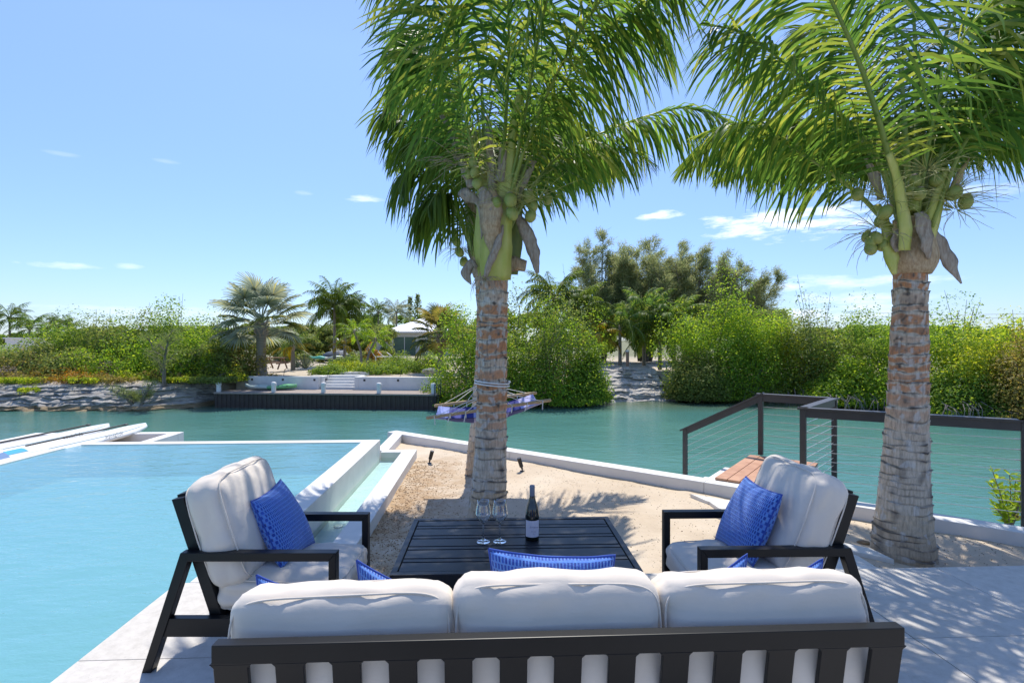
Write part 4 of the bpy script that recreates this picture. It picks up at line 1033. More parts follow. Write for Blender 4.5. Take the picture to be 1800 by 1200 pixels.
strip(palm3, o3, [P(850, 480, Z3), P(850, 430, Z3), P(850, 380, Z3)], [.2, .26, .2], 'husk', 'leaf_base', .05)
rg = random.Random(15)
fibres(palm3, o3, P(812, 440, Z3 - .1), 40, .06, .4, rg, 'strand', 'flower_stalks', .8)
nuts(palm3, o3, [(803, 425, 6.6, .06), (808, 443, 6.6, .062), (815, 460, 6.6, .06), (800, 410, 6.6, .05)], 4)
fd = [([(835,440,6.7),(800,330,6.7),(770,270,6.7),(738,232,6.7),(712,210,6.7),(692,192,6.6),(678,205,6.6)], .8, 1.6, 80),
      ([(832,450,6.6),(800,370,6.5),(770,325,6.4),(740,300,6.3),(715,300,6.2),(700,330,6.1)], .8, 2.2, 70),
      ([(834,450,6.5),(812,390,6.2),(790,350,6.0),(768,340,5.8),(752,365,5.7)], .85, 2.2, 70),
      ([(838,440,6.8),(830,300,6.9),(800,180,7.0),(765,110,7.2),(735,100,7.3)], .95, 1.2, 80),
      ([(845,440,6.8),(850,300,7.0),(870,160,7.3),(920,90,7.6),(990,90,7.8)], .95, 1.2, 80),
      ([(848,440,6.8),(900,340,7.0),(960,290,7.3),(1030,270,7.6),(1090,300,7.8)], .85, 1.5, 80),
      ([(838,440,6.6),(800,280,6.4),(760,170,6.3),(730,130,6.2),(705,150,6.1)], .95, 1.3, 80),
      ([(846,440,6.7),(880,280,6.8),(930,190,7.0),(1000,170,7.2)], .9, 1.4, 80)]
for i, (pts, ln, hg, n) in enumerate(fd):
    frond(palm3, o3, spline([P(*p) for p in pts], 22), n, ln, .036, 300 + i, r0=.03, hang=hg, t0=.15, mat='leafd', rmat='rachisd')

# ------------------------------------------------------------ hammock
ham = thing('hammock', 'blue and lilac striped hammock slung between the two palm trunks', 'hammock', (-.2, 5.7, .8)); oh = ham.location
NL, NR, FL, FR = P(758, 733, 5.32), P(960, 704, 5.40), P(771, 712, 6.12), P(936, 691, 6.18)
cols = [(.26, .32, .66), (.03, .04, .24), (.42, .42, .66), (.30, .31, .60), (.03, .04, .24), (.42, .42, .72)]
nb = 60
def hp(s, t):      # s across, t along
    a = NL.lerp(NR, s); b2 = FL.lerp(FR, s); p = a.lerp(b2, t)
    p.z -= .12 * math.sin(math.pi * t) * (.5 + .5 * math.sin(math.pi * s)) + .06 * math.sin(math.pi * s) + .004 * math.sin(s * 40) * (1 - abs(2 * t - 1)); return p
edges = [0, .12, .37, .55, .68, .84, 1]
for bi in range(6):
    V = []; nu, nv = 10, 14
    for i in range(nu + 1):
        for j in range(nv + 1): V.append(hp(edges[bi] + (edges[bi+1] - edges[bi]) * i / nu, .04 + .93 * j / nv))
    V += [v - Vector((0, 0, .004)) for v in V]; n = (nu+1)*(nv+1)
    Fc = [(i*(nv+1)+j, (i+1)*(nv+1)+j, (i+1)*(nv+1)+j+1, i*(nv+1)+j+1) for i in range(nu) for j in range(nv)]
    Fc += [tuple(n + k for k in f[::-1]) for f in Fc]
    m_ = pmat('hammock cloth', cols[bi], tuple(c * .8 for c in cols[bi]), 4, .85, bmp=(30, .4, .004))
    MB().add(V, Fc).obj('cloth_band', m_, ham, oh, smooth=True)
for a, b2 in ((NL, NR), (FL, FR)):
    d = (b2 - a).normalized(); MB().tube([a - d * .05, a - d * .04, a.lerp(b2, .5), b2 + d * .04, b2 + d * .05], [.012, .0165, .0165, .0165, .012], 10).obj('spreader_bar', M['bamboo'], ham, oh, smooth=True)
ringF = P1(864, 671, -.0); ringF.y = Z1 + .17
ringB = Vector((P(846, 672, Z3).x, Z3 - .12, P(846, 672, Z3).z))
for k in range(8):
    s = .03 + .94 * k / 7
    MB().tube([NL.lerp(NR, s), Vector((ringF.x, 5.02, ringF.z - .10)), ringF], .0032, 5).obj('cord', M['rope'], ham, oh)
    MB().tube([FL.lerp(FR, s), ringB], .0035, 5).obj('cord', M['rope'], ham, oh)
    q = hp(s, .04); nrp = NL.lerp(NR, s)
    dn = Vector((random.uniform(-.03, .01), -.01, -.07 - random.uniform(0, .03)))
    MB().tube([nrp + Vector((0, -.018, .008)), nrp + Vector((0, -.02, -.01)), nrp + dn * .6, nrp + dn], .005, 5).obj('loop', M['rope'], ham, oh)
    MB().tube([nrp, q], .005, 5).obj('loop', M['rope'], ham, oh); MB().tube([FL.lerp(FR, s), hp(s, .97)], .005, 5).obj('loop', M['rope'], ham, oh)
for dz in (0, .022):
    pts = []
    for k in range(33):
        q = 2*math.pi*k/32; zz = P1(0, 671 + 3*math.cos(q)).z - dz; x, y, r = f1(zz); pts.append((x + (r + .022) * math.cos(q), y + (r + .022) * math.sin(q), zz))
    MB().tube(pts, .007, 6, cap=False).obj('rope_wrap', M['rope'], ham, oh, smooth=True)
MB().ball(P1(895, 671, -.02), .014, 8, 6).obj('knot', M['rope'], ham, oh)

for o in (palm1, palm2, palm3, ham): scale_about_cam(o)

# ------------------------------------------------------------ paddleboards
def board(tip, tail, zt, za, label, extra_rot=0):
    a = Vector((tip[0], tip[1], zt)); b2 = Vector((tail[0], tail[1], za)); L = (a - b2).length
    t = thing('paddleboard', label, 'paddleboard', b2, 0, 'white paddleboards lying on the walled sand bed')
    X = (a - b2).normalized(); Yv = Vector((0, 0, 1)).cross(X).normalized(); Zv = X.cross(Yv)
    Rm = Matrix((X, Yv, Zv)).transposed().to_4x4(); t.rotation_euler = Rm.to_euler()
    n = 40; V = []; sec = 14
    def wd(f): return .325 * (max(0, 1 - abs((f - .5) / .5) ** 3.0)) ** .5 * (1 if f < .5 else 1)
    def rk(f): return .05 * max(0, (f - .72) / .28) ** 2
    for i in range(n + 1):
        f = i / n; w = max(.02, wd(f)); h = .055 * (1 - .4 * abs(2*f-1)**4); z0 = rk(f) + .06
        for k in range(sec):
            q = 2*math.pi*k/sec; V.append((f * L, w * math.copysign(abs(math.cos(q))**.75, math.cos(q)), z0 + h * math.copysign(abs(math.sin(q))**.6, math.sin(q))))
    Fc = [(i*sec+k, i*sec+(k+1) % sec, (i+1)*sec+(k+1) % sec, (i+1)*sec+k) for i in range(n) for k in range(sec)] + [tuple(range(sec))[::-1], tuple(range(n*sec, (n+1)*sec))]
    MB().add(V, Fc).obj('hull', pmat('white board skin', (.74, .75, .73), (.68, .70, .69), 3, .35), t, smooth=True)
    def patch(f0, f1, k0, k1, mat, name, dz=.003, m=14, skew=0):
        V = []
        for i in range(m + 1):
            for s in range(5):
                f = f0 + (f1 - f0) * i / m; g = k0 + (k1 - k0) * s / 4; f_ = f + skew * g
                w = wd(min(.99, f_)); h = .055 * (1 - .4 * abs(2*f_-1)**4)
                V.append((f_ * L, w * g, rk(f_) + .06 + h * max(0, (1 - abs(g) ** 2.67)) ** .3 + dz))
        Fc = [(i*5+s, (i+1)*5+s, (i+1)*5+s+1, i*5+s+1) for i in range(m) for s in range(4)]
        MB().add(V, Fc).obj(name, mat, t, smooth=True)
    gr = pmat('grey pad', (.10, .10, .11), rough=.7); wp = pmat('white deck pad', (.66, .66, .64), rough=.8); tq = pmat('turquoise print', (.06, .36, .50), rough=.5); bl = pmat('slate blue print', (.14, .22, .36), rough=.5); sandy = pmat('pale yellow pad', (.72, .64, .44), rough=.8)
    patch(.36, .93, -.62, .62, wp, 'deck_pad', .002)
    patch(.42, .86, .70, .74, gr, 'pad_line', .003); patch(.42, .95, -.72, -.68, pmat('teal line', (.1, .3, .34)), 'pad_line', .003)
    patch(.30, .38, -.3, .78, tq, 'print_patch', .004, skew=.05); patch(.22, .30, -.75, .5, bl, 'print_patch', .004, skew=.05); patch(.04, .22, -.6, .6, sandy, 'tail_pad', .003)
    # the paddle strapped along the far edge
    MB().tube([(L*.42, .18, .135), (L*.92, .16, .150)], .012, 8).obj('carry_strap', M['black'], t)
    MB().ball((L*.925, .16, .15), .035, 10, 6, (1.3, 1, .5)).obj('leash_plug', M['black'], t)
    return t, L
n1, L1 = board((-7.03, 9.42), (-7.70, 6.45), -.045, -.15, 'left of the two white paddleboards, with turquoise and slate prints')
n2, L2 = board((-6.40, 9.44), (-7.02, 6.40), -.04, -.14, 'right of the two white paddleboards, nearest the pool rim')
for t, L, s in ((n1, L1, 'aquaglide'), (n2, L2, 'aquaglide')):
    lettering(s, .085, (L * .72, -.315, .095), (R(62), 0, 0), t, M['black'], shear=.2)
# ------------------------------------------------------------ the far bank
def shore_y(x):
    tab = [(-400, 26), (-60, 26.6), (-25.6, 27.0), (-18.5, 27.1), (-16.6, 28.6), (-15.8, 31.6), (-3.9, 31.2), (-3.2, 28.2), (0, 28.7), (3.1, 29.4), (5.0, 30.8), (9.2, 31.6), (11, 31.6), (13, 31), (17.3, 29.8), (19.9, 27), (22.5, 23.8), (26, 18), (32, 8), (40, -30), (60, -60), (400, -60)]
    for (a, b2) in zip(tab[:-1], tab[1:]):
        if x <= b2[0]: t = (x - a[0]) / (b2[0] - a[0]); return a[1] + (b2[1] - a[1]) * max(0, t)
    return tab[-1][1]
def land_h(x, y):
    d = y - shore_y(x)
    if d < -1.2: return -3.2
    in_dock = -16 < x < -3.8
    if in_dock: h = -3.0 if d < .25 else -.55
    else:
        w = 2.2 if x < -16 else 3.2
        f = max(0, min(1, (d + .3) / w)); f = f * f * (3 - 2 * f); h = -2.45 + f * 1.85
    h += .12 * noise.noise(Vector((x * .25, y * .25, 0))) * min(1, max(0, d)) + (.25 * max(0, min(1, (d - 6) / 20)))
    return h
xs = list(np.arange(-60, 60, .5)); xs = [-900, -500, -250, -150, -100, -80] + xs + [70, 90, 130, 200, 400, 900]
dd = [-1.5, -.6, -.3, 0, .26, .5, .8, 1.2, 1.6, 2, 2.6, 3.2, 4, 5, 6.5, 8, 10, 12, 15, 18, 22, 27, 34, 45, 60, 90, 150, 300, 700, 1400]
V = []; nx = len(xs)
for d in dd:
    for x in xs:
        y = shore_y(x) + d; V.append((x, y, land_h(x, y)))
Fq = [(j*nx+i, j*nx+i+1, (j+1)*nx+i+1, (j+1)*nx+i) for j in range(len(dd)-1) for i in range(nx-1)]
def ground_mat():
    m, nt, b = base_mat('sandy scrub ground'); vec = mapping(nt, 'Object')
    n = noise_node(nt, .8, 6, .65, vec)
    c = ramp(nt, n.outputs[0], [(.3, (.46, .38, .28)), (.5, (.56, .48, .37)), (.7, (.40, .34, .24))])
    sp = nt.nodes.new('ShaderNodeSeparateXYZ'); nt.links.new(vec, sp.inputs[0]); c = mixc(nt, mth(nt, 'MULTIPLY', mth(nt, 'SUBTRACT', sp.outputs[1], 52), .08, clamp=True), c, (.12, .14, .05))
    f = noise_node(nt, 12, 4, .7, vec); c = mixc(nt, mth(nt, 'MULTIPLY', f.outputs[0], .5), c, (.34, .28, .2))
    nt.links.new(c, b.inputs['Base Color']); b.inputs['Roughness'].default_value = .95; bump(nt, b, f.outputs[0], .5, .05); return m
M['ground'] = ground_mat()
structure(link('far_ground', newmesh('far_ground', V, np.array(Fq), True), M['ground']))
# layered limestone banks
def rock_mat():
    m, nt, b = base_mat('layered grey limestone'); 
    vec = mapping(nt, 'Object', (.35, .35, 2.6)); n = noise_node(nt, 3.2, 7, .7, vec); n2 = noise_node(nt, 3, 5, .7, mapping(nt, 'Object'))
    c = ramp(nt, n.outputs[0], [(.34, (.06, .055, .048)), (.44, (.27, .25, .22)), (.58, (.45, .42, .37)), (.75, (.55, .52, .46))])
    c = mixc(nt, mth(nt, 'MULTIPLY', mth(nt, 'SUBTRACT', n2.outputs[0], .5, clamp=True), 3, clamp=True), c, (.50, .45, .36))
    sp = nt.nodes.new('ShaderNodeSeparateXYZ'); nt.links.new(mapping(nt, 'Object'), sp.inputs[0])
    wet = mth(nt, 'MULTIPLY', mth(nt, 'SUBTRACT', mth(nt, 'ADD', -1.80, mth(nt, 'MULTIPLY', n2.outputs[0], .12)), sp.outputs[2]), 14, clamp=True)
    c = mixc(nt, mth(nt, 'MULTIPLY', wet, .85), c, (.30, .21, .10))
    nt.links.new(c, b.inputs['Base Color']); b.inputs['Roughness'].default_value = .95; bump(nt, b, n.outputs[0], 1, .12); return m
M['rock'] = rock_mat()
def rock_bank(x0, x1, name, top, slope, nz=90, step=.075, mt='rock'):
    V = []; n = int((x1 - x0) / step) + 1
    for j in range(nz + 1):
        f = j / nz; z0 = -2.25 + (top + 2.25) * f
        for i in range(n):
            x = x0 + i * step; e = min(1, (x - x0) / 1.2, (x1 - x) / 1.2)
            led = math.floor(z0 * 6.5 + 1.2 * noise.noise(Vector((x * .5, 0, z0 * 2)))) / 6.5
            y = shore_y(x) - .35 + slope * f ** 1.4 + .28 * noise.noise(Vector((x * .6, led * 7, 2))) + .16 * noise.noise(Vector((x * 2.3, led * 9, 5))) + .10 * noise.noise(Vector((x * 6, z0 * 6, 5)))
            y += .20 * (((z0 * 5.5 + .9 * noise.noise(Vector((x * .35, 3, 0)))) % 1.0) ** 2) * (.4 + noise.noise(Vector((x * 1.1, led * 4, 7))))
            if f > .93: y += (f - .93) * 26
            z = z0 * e + (-2.25) * (1 - e) + .08 * noise.noise(Vector((x * 2, z0 * 3, 9)))
            V.append((x, y, z))
    Fq = [(j*n+i, j*n+i+1, (j+1)*n+i+1, (j+1)*n+i) for j in range(nz) for i in range(n-1)]
    return structure(link(name, newmesh(name, V, np.array(Fq), False), M[mt]))
M['slope'] = pmat('pale sandy rock', (.42, .38, .33), (.56, .52, .46), 2.5, .95, bmp=(6, 1, .12))
rock_bank(-34, -15.6, 'rock_bank', -.72, 1.6)
rock_bank(3.6, 10.2, 'rock_slope', -.15, 3.0, mt='slope')

# ------------------------------------------------------------ leaf clouds
M['gA'] = leafmat('mid green leaves', (0.061, 0.130, 0.023), (0.146, 0.246, 0.039), .42, .42, (0.268, 0.342, 0.058))
M['gB'] = leafmat('yellow green mangrove leaves', (0.073, 0.157, 0.023), (0.171, 0.287, 0.039), .45, .42, (0.342, 0.423, 0.058))
M['gC'] = leafmat('dark olive leaves', (0.073, 0.116, 0.030), (0.171, 0.220, 0.055), .36, .5, (0.244, 0.256, 0.073))
M['gD'] = leafmat('bright lime leaves', (0.122, 0.195, 0.024), (0.268, 0.342, 0.043), .45, .45, (0.415, 0.415, 0.061))
M['gE'] = leafmat('straw and yellow leaves', (.16, .15, .04), (.30, .27, .06), .35, .5, (.22, .17, .08))
M['gO'] = leafmat('rusty orange leaves', (.20,.17,.03), (.38,.20,.04), .35, .5, (.28,.27,.06))
M['gG'] = leafmat('grey dry twigs', (.20, .17, .14), (.30, .26, .21), .2, .8)
M['gCas'] = leafmat('olive casuarina needles', (.13,.165,.07), (.23,.27,.12), .4, .55, (.30,.30,.15))
M['gCasL'] = leafmat('light casuarina needles', (.12, .16, .05), (.20, .25, .08), .35, .55)
M['hedge'] = leafmat('glossy hedge leaves', (0.079, 0.160, 0.027), (0.177, 0.275, 0.044), .3, .4, (0.265, 0.336, 0.052))
M['twig'] = pmat('grey brown branches', (.16, .13, .10), (.24, .20, .16), 4, .9)
M['twigp'] = pmat('pale mangrove roots', (.15, .125, .10), (.22, .19, .16), 4, .9)
M['ptrunk'] = pmat('grey palm trunk', (.20, .17, .14), (.32, .28, .23), 7, .9, stretch=(.3, .3, 5), bmp=(12, .6, .03))
M['core'] = pmat('deep inner foliage', (.012, .02, .006), (.025, .04, .010), 2, 1.0)

def leafcards(pos, nrm, size, asp, rng):
    n = len(pos); r = rng.normal(size=(n, 3)); a = np.cross(nrm, r); a /= np.maximum(np.linalg.norm(a, axis=1)[:, None], 1e-5); b2 = np.cross(nrm, a)
    s = (size * rng.uniform(.55, 1.3, n))[:, None]; w = s * asp
    bend = nrm * s * .12
    V = np.stack([pos - a * s / 2, pos + b2 * w / 2 + bend, pos + a * s / 2, pos - b2 * w / 2 + bend], axis=1).reshape(-1, 3)
    return V
def crown(n, ext, seed, size=.15, asp=.55, lumps=60, lr=(.16, .30), upward=.35, floor=0.0, sprig=0.05, spread=1.0, flatb=.0):
    """leaf positions for an uneven crown filling x,y in +-ext, z 0..ext.z"""
    rng = np.random.default_rng(seed); ex = np.array(ext)
    d = rng.normal(size=(lumps, 3)); d /= np.linalg.norm(d, axis=1)[:, None]; d[:, 2] = np.abs(d[:, 2]) * 1.0 - .15
    rad = rng.uniform(.55, .92, lumps)[:, None]
    ctr = d * rad * ex * np.array([1, 1, .88]); ctr[:, 2] = np.clip(ctr[:, 2], floor, None) 
    low = rng.random(lumps) < .35
    ctr[low, 2] = rng.uniform(0, .45, low.sum()) * ex[2]
    ph = rng.uniform(0, 6, 4); ctr[:, 2] *= .80 + .13 * np.sin(ctr[:, 0] / ex[0] * 4 + ph[0]) + .11 * np.sin(ctr[:, 0] / ex[0] * 9 + ph[1])
    ms = (ex[0] * ex[1] * ex[2]) ** (1/3); lrad = rng.uniform(lr[0], lr[1], lumps) * ms
    k = rng.integers(0, lumps, n); q = rng.normal(size=(n, 3)); q /= np.linalg.norm(q, axis=1)[:, None]
    rr = rng.uniform(.45, 1.08, n) ** .6
    pos = ctr[k] + q * (lrad[k] * rr)[:, None] * np.array([1.15, 1.15, .8])
    # sprigs standing out of the outline
    sp = rng.random(n) < sprig
    pos[sp] += (ctr[k[sp]] / np.maximum(np.linalg.norm(ctr[k[sp]], axis=1)[:, None], .1)) * rng.uniform(.1, .45, sp.sum())[:, None] * ms * .5 + np.array([0, 0, 1.0]) * rng.uniform(0, .25, sp.sum())[:, None] * ms * .4
    k1 = ex[2] / np.quantile(pos[:, 2], .98); pos[:, 2] *= k1; ctr[:, 2] *= k1
    k1 = ex[0] / np.quantile(np.abs(pos[:, 0]), .97); pos[:, 0] *= k1; ctr[:, 0] *= k1
    pos[:, 2] = np.maximum(pos[:, 2], floor - .02 + rng.uniform(0, .3, n))
    out = pos - np.array([0, 0, ex[2] * .3]); out /= np.maximum(np.linalg.norm(out, axis=1)[:, None], .01)
    nrm = q * .5 + out * .4 + rng.normal(size=(n, 3)) * .55 + np.array([0, 0, upward]); nrm /= np.linalg.norm(nrm, axis=1)[:, None]
    return leafcards(pos, nrm, size, asp, rng), ctr
def quads(V): n = len(V) // 4; return np.arange(n * 4).reshape(n, 4)
NB = 0
def bush(px, Z, wpx, top, zb, mat, label, n=4000, size=.17, asp=.6, cat='shrub', name='shrub', depth=None, group=None, dense=1.0, loc=None, trunkh=0, lumps=60, sprig=.0, roots=False, upward=.35, core=True):
    global NB; NB += 1
    w = wpx * Z / F / 2; zt = EYE + (597 - top) / F * Z; x = (px - 900) / F * Z
    base = Vector((x, Z, zb)); h = zt - zb; dp = depth or min(w, 2.6)
    t = thing(name, label, cat, base, 0, group)
    V, ctr = crown(int(n * dense), (w, dp, h), 500 + NB, size, asp, lumps, sprig=sprig, upward=upward)
    if trunkh: V[:, 2] = V[:, 2] * (1 - trunkh) + h * trunkh; ctr[:, 2] = ctr[:, 2] * (1 - trunkh) + h * trunkh
    o = link('crown', newmesh('leaves', V, quads(V)), M[mat], t)
    mb = MB(); rg = random.Random(NB)
    for k in range(0, min(lumps, 22)):
        c = Vector(ctr[k]); s = Vector((rg.uniform(-.25, .25) * w, rg.uniform(-.2, .2) * dp, -.1)); m_ = s.lerp(c, .5) + Vector((rg.uniform(-.1, .1), rg.uniform(-.1, .1), .1)) * min(1, h)
        mb.tube([s, m_, c], [.035 + .01 * h, .025, .012], 5, cap=False)
    mb.obj('trunk', M['twig'], t)
    if roots:
        mb = MB()
        for k in range(44):
            a = Vector((rg.uniform(-1, 1) * w, -dp * rg.uniform(.55, 1.0), rg.uniform(.35, .75))); b2 = a + Vector((rg.uniform(-.7, .7), -rg.uniform(.1, .6), -a.z - .25)); m_ = (a + b2) / 2 + Vector((0, -.1, .22))
            mb.tube([a, m_, b2], [.018, .016, .012], 4, cap=False)
        mb.obj('stilt_roots', M['twigp'], t)
    return t
# ---- left bank ----
L_ = [
 (-30, 33, 200, 596, 'gA', 'green shrub at the far left edge of the photo beside the white shed'), (60, 32, 150, 615, 'gC', 'dark green shrub in front of the white shed on the left bank'),
 (130, 34, 170, 580, 'gA', 'green shrub right of the white shed on the left bank'), (205, 33.5, 170, 566, 'gC', 'tall dark rounded shrub under the thin far mast'),
 (262, 33, 150, 572, 'gA', 'green shrub between the dark rounded shrub and the leggy casuarina sapling'), (330, 33, 170, 552, 'gA', 'tall broad green shrub left of the silver fan palm'),
 (215, 31.2, 190, 610, 'gB', 'light green spreading shrub in the middle of the left bank'), (320, 31.0, 150, 598, 'gB', 'yellow green shrub directly behind the casuarina sapling'),
 (120, 31.0, 120, 628, 'gC', 'low dark shrub above the orange bank plants'), (395, 31.5, 110, 585, 'gC', 'dark shrub immediately left of the silver fan palm trunk')]
for (px, Z, w, top, mt, lb) in L_:
    bush(px, Z, w, top - 6, -.75, mt, lb, n=13000, size=.14, depth=2.0, lumps=90)
low = [(5, 29.6, 80, 655, 'gG', 'grey dry twiggy bush on the bank at the left edge of the photo', .35), (45, 29.4, 70, 662, 'gE', 'straw yellow bush right of the grey dry one on the bank', 1), (55, 28.9, 60, 672, 'gD', 'bright lime ground shrub over the rock edge at left', .8),
       (105, 29.8, 90, 655, 'gO', 'rusty orange ground shrub on the left rock bank', .8), (140, 29.0, 70, 664, 'gO', 'smaller orange tinged shrub right of the large orange one', .8), (160, 28.8, 50, 670, 'gD', 'lime green shrub hanging over the middle of the left rock bank', .9),
       (30, 30.6, 110, 632, 'gE', 'broad straw coloured shrub behind the bank plants at far left', 1), (150, 30.8, 120, 640, 'gE', 'yellow olive shrub behind the orange bank shrubs', 1), (60, 28.2, 30, 688, 'gD', 'small yellow green tuft rooted in the rock face', .4),
       (235, 29.6, 60, 662, 'gD', 'small lime shrub left of the casuarina sapling foot', .5), (365, 30.0, 90, 645, 'gD', 'bright yellow green shrub between the sapling and the dock', 1), (85, 29.2, 70, 668, 'gE', 'straw shrub between the two orange tinged bank shrubs at the rock edge', .8), (200, 29.0, 70, 668, 'gE', 'pale straw shrub on the rock edge left of the casuarina sapling', .8), (15, 28.9, 60, 676, 'gD', 'lime tuft at the far left rock edge under the grey bush', .8), (190, 30.5, 110, 646, 'gG', 'grey brown dry shrub behind the middle of the bank', .35), (300, 29.6, 70, 660, 'gE', 'straw coloured shrub right behind the casuarina sapling foot', .8), (335, 29.2, 60, 668, 'gD', 'lime green shrub right of the casuarina sapling foot', .8), (425, 31.5, 80, 612, 'gE', 'orange yellow sea grape shrub behind the fan palm trunk', 1), (372, 28.9, 60, 672, 'gC', 'dark shrub overhanging the left end of the dock', 1)]
for (px, Z, w, top, mt, lb, dn) in low:
    bush(px, Z, w * 1.35, top - 9, -1.2 if top > 680 else -.72, mt, lb, n=2600, size=.12, dense=dn, depth=.9, lumps=36, sprig=.03)
# ---- right mangroves ----
Rg = [
 (838, 28.9, 130, 560, 'gB', 'mangrove left of the nearest palm trunk beside the dock ladder', 1), (925, 29.9, 190, 528, 'gC', 'tall mangrove directly right of the nearest palm trunk', 1), (968, 29.6, 140, 556, 'gB', 'mangrove overhanging the canal left of the bare sandy slope', 1),
 (1032, 30.4, 52, 612, 'gA', 'smaller green mangrove beside the bare sandy slope', 1), (1262, 32.3, 150, 520, 'gB', 'tall mangrove right of the bare sandy slope', 1), (1300, 31.6, 130, 545, 'gB', 'bright mangrove left of the slender light green casuarina', 1),
 (1225, 31.2, 75, 628, 'gC', 'low dark mangrove fringe at the right foot of the sandy slope', 0), (1375, 32.0, 150, 578, 'gD', 'lime tinged mangrove under the slender light casuarina', 1), (1450, 31.0, 150, 566, 'gC', 'olive mangrove left of the right palm trunk above the railing corner', 1),
 (1535, 29.8, 150, 560, 'gA', 'mangrove just left of the right palm trunk', 1), (1650, 27.4, 170, 566, 'gB', 'mangrove just right of the right palm trunk', 1), (1745, 25.4, 150, 580, 'gD', 'yellowish mangrove near the right edge of the photo', 1),
 (1840, 23.6, 150, 590, 'gE', 'straw tinged mangrove cut by the right edge of the photo', 1), (1500, 28.6, 110, 640, 'gB', 'low mangrove at the waterline left of the right palm trunk', 1), (1700, 25.0, 120, 655, 'gA', 'low spreading mangrove at the waterline right of the right palm trunk', 1)]
for (px, Z, w, top, mt, lb, rt) in Rg:
    x = (px - 900) / F * Z
    bush(px, Z, w * 1.3, top, -1.85, mt, lb, n=22000, size=.125, depth=1.9, lumps=110, roots=bool(rt and px > 1300), cat='mangrove', name='mangrove', asp=.6)
# ---- far masses ----
def thicket(name, spans, mat, size, n, seed, dep=6):
    rng = np.random.default_rng(seed); Vs = []
    for (x0p, x1p, Z, top) in spans:
        x0, x1 = (x0p - 900) / F * Z, (x1p - 900) / F * Z; zt = EYE + (597 - top) / F * Z; k = int(2.2 * n * (x1 - x0) / 10)
        L = int((x1 - x0) / 1.1) + 2; cx = rng.uniform(x0, x1, L * 4); cy = Z + rng.uniform(0, dep, L * 4); cz = -.5 + (zt + .5) * (rng.uniform(.08, .95, L * 4) ** .6)
        q = rng.normal(size=(k, 3)); q /= np.linalg.norm(q, axis=1)[:, None]; i = rng.integers(0, L * 4, k)
        r = rng.uniform(.5, 1.15, len(cx))[i] * rng.uniform(.4, 1.1, k) * (.42 + .10 * (zt + .5))
        pos = np.stack([cx[i], cy[i], cz[i]], 1) + q * r[:, None] * np.array([1.2, 1.2, .65]); pos[:, 2] = np.clip(pos[:, 2], -.6, None)
        nr = q + rng.normal(size=(k, 3)) * .6 + np.array([0, -.1, .4]); nr /= np.linalg.norm(nr, axis=1)[:, None]
        Vs.append(leafcards(pos, nr, size, .55, rng))
    V = np.concatenate(Vs); return stuff(link(name, newmesh(name, V, quads(V)), M[mat]))
thicket('distant_thicket', [(-60, 130, 62, 590), (60, 260, 60, 578), (180, 400, 46, 574), (330, 480, 48, 566), (420, 560, 55, 572)], 'gC', .30, 5200, 1)
thicket('distant_thicket', [(-80, 200, 90, 585), (600, 760, 80, 552), (740, 860, 50, 560), (860, 1010, 42, 548), (1010, 1200, 44, 540)], 'gA', .34, 5200, 2)
thicket('distant_thicket', [(1180, 1420, 46, 540), (1380, 1600, 44, 575), (1560, 1900, 40, 572), (1700, 2000, 36, 582)], 'gB', .26, 6200, 3)
thicket('distant_thicket', [(470, 665, 52, 572), (478, 672, 49, 592)], 'gC', .28, 7000, 4)
# ground growth under the mangroves and along the fence line
thicket('undergrowth', [(490, 665, 47, 622), (0, 380, 33.5, 640)], 'gC', .2, 3000, 5, 2)

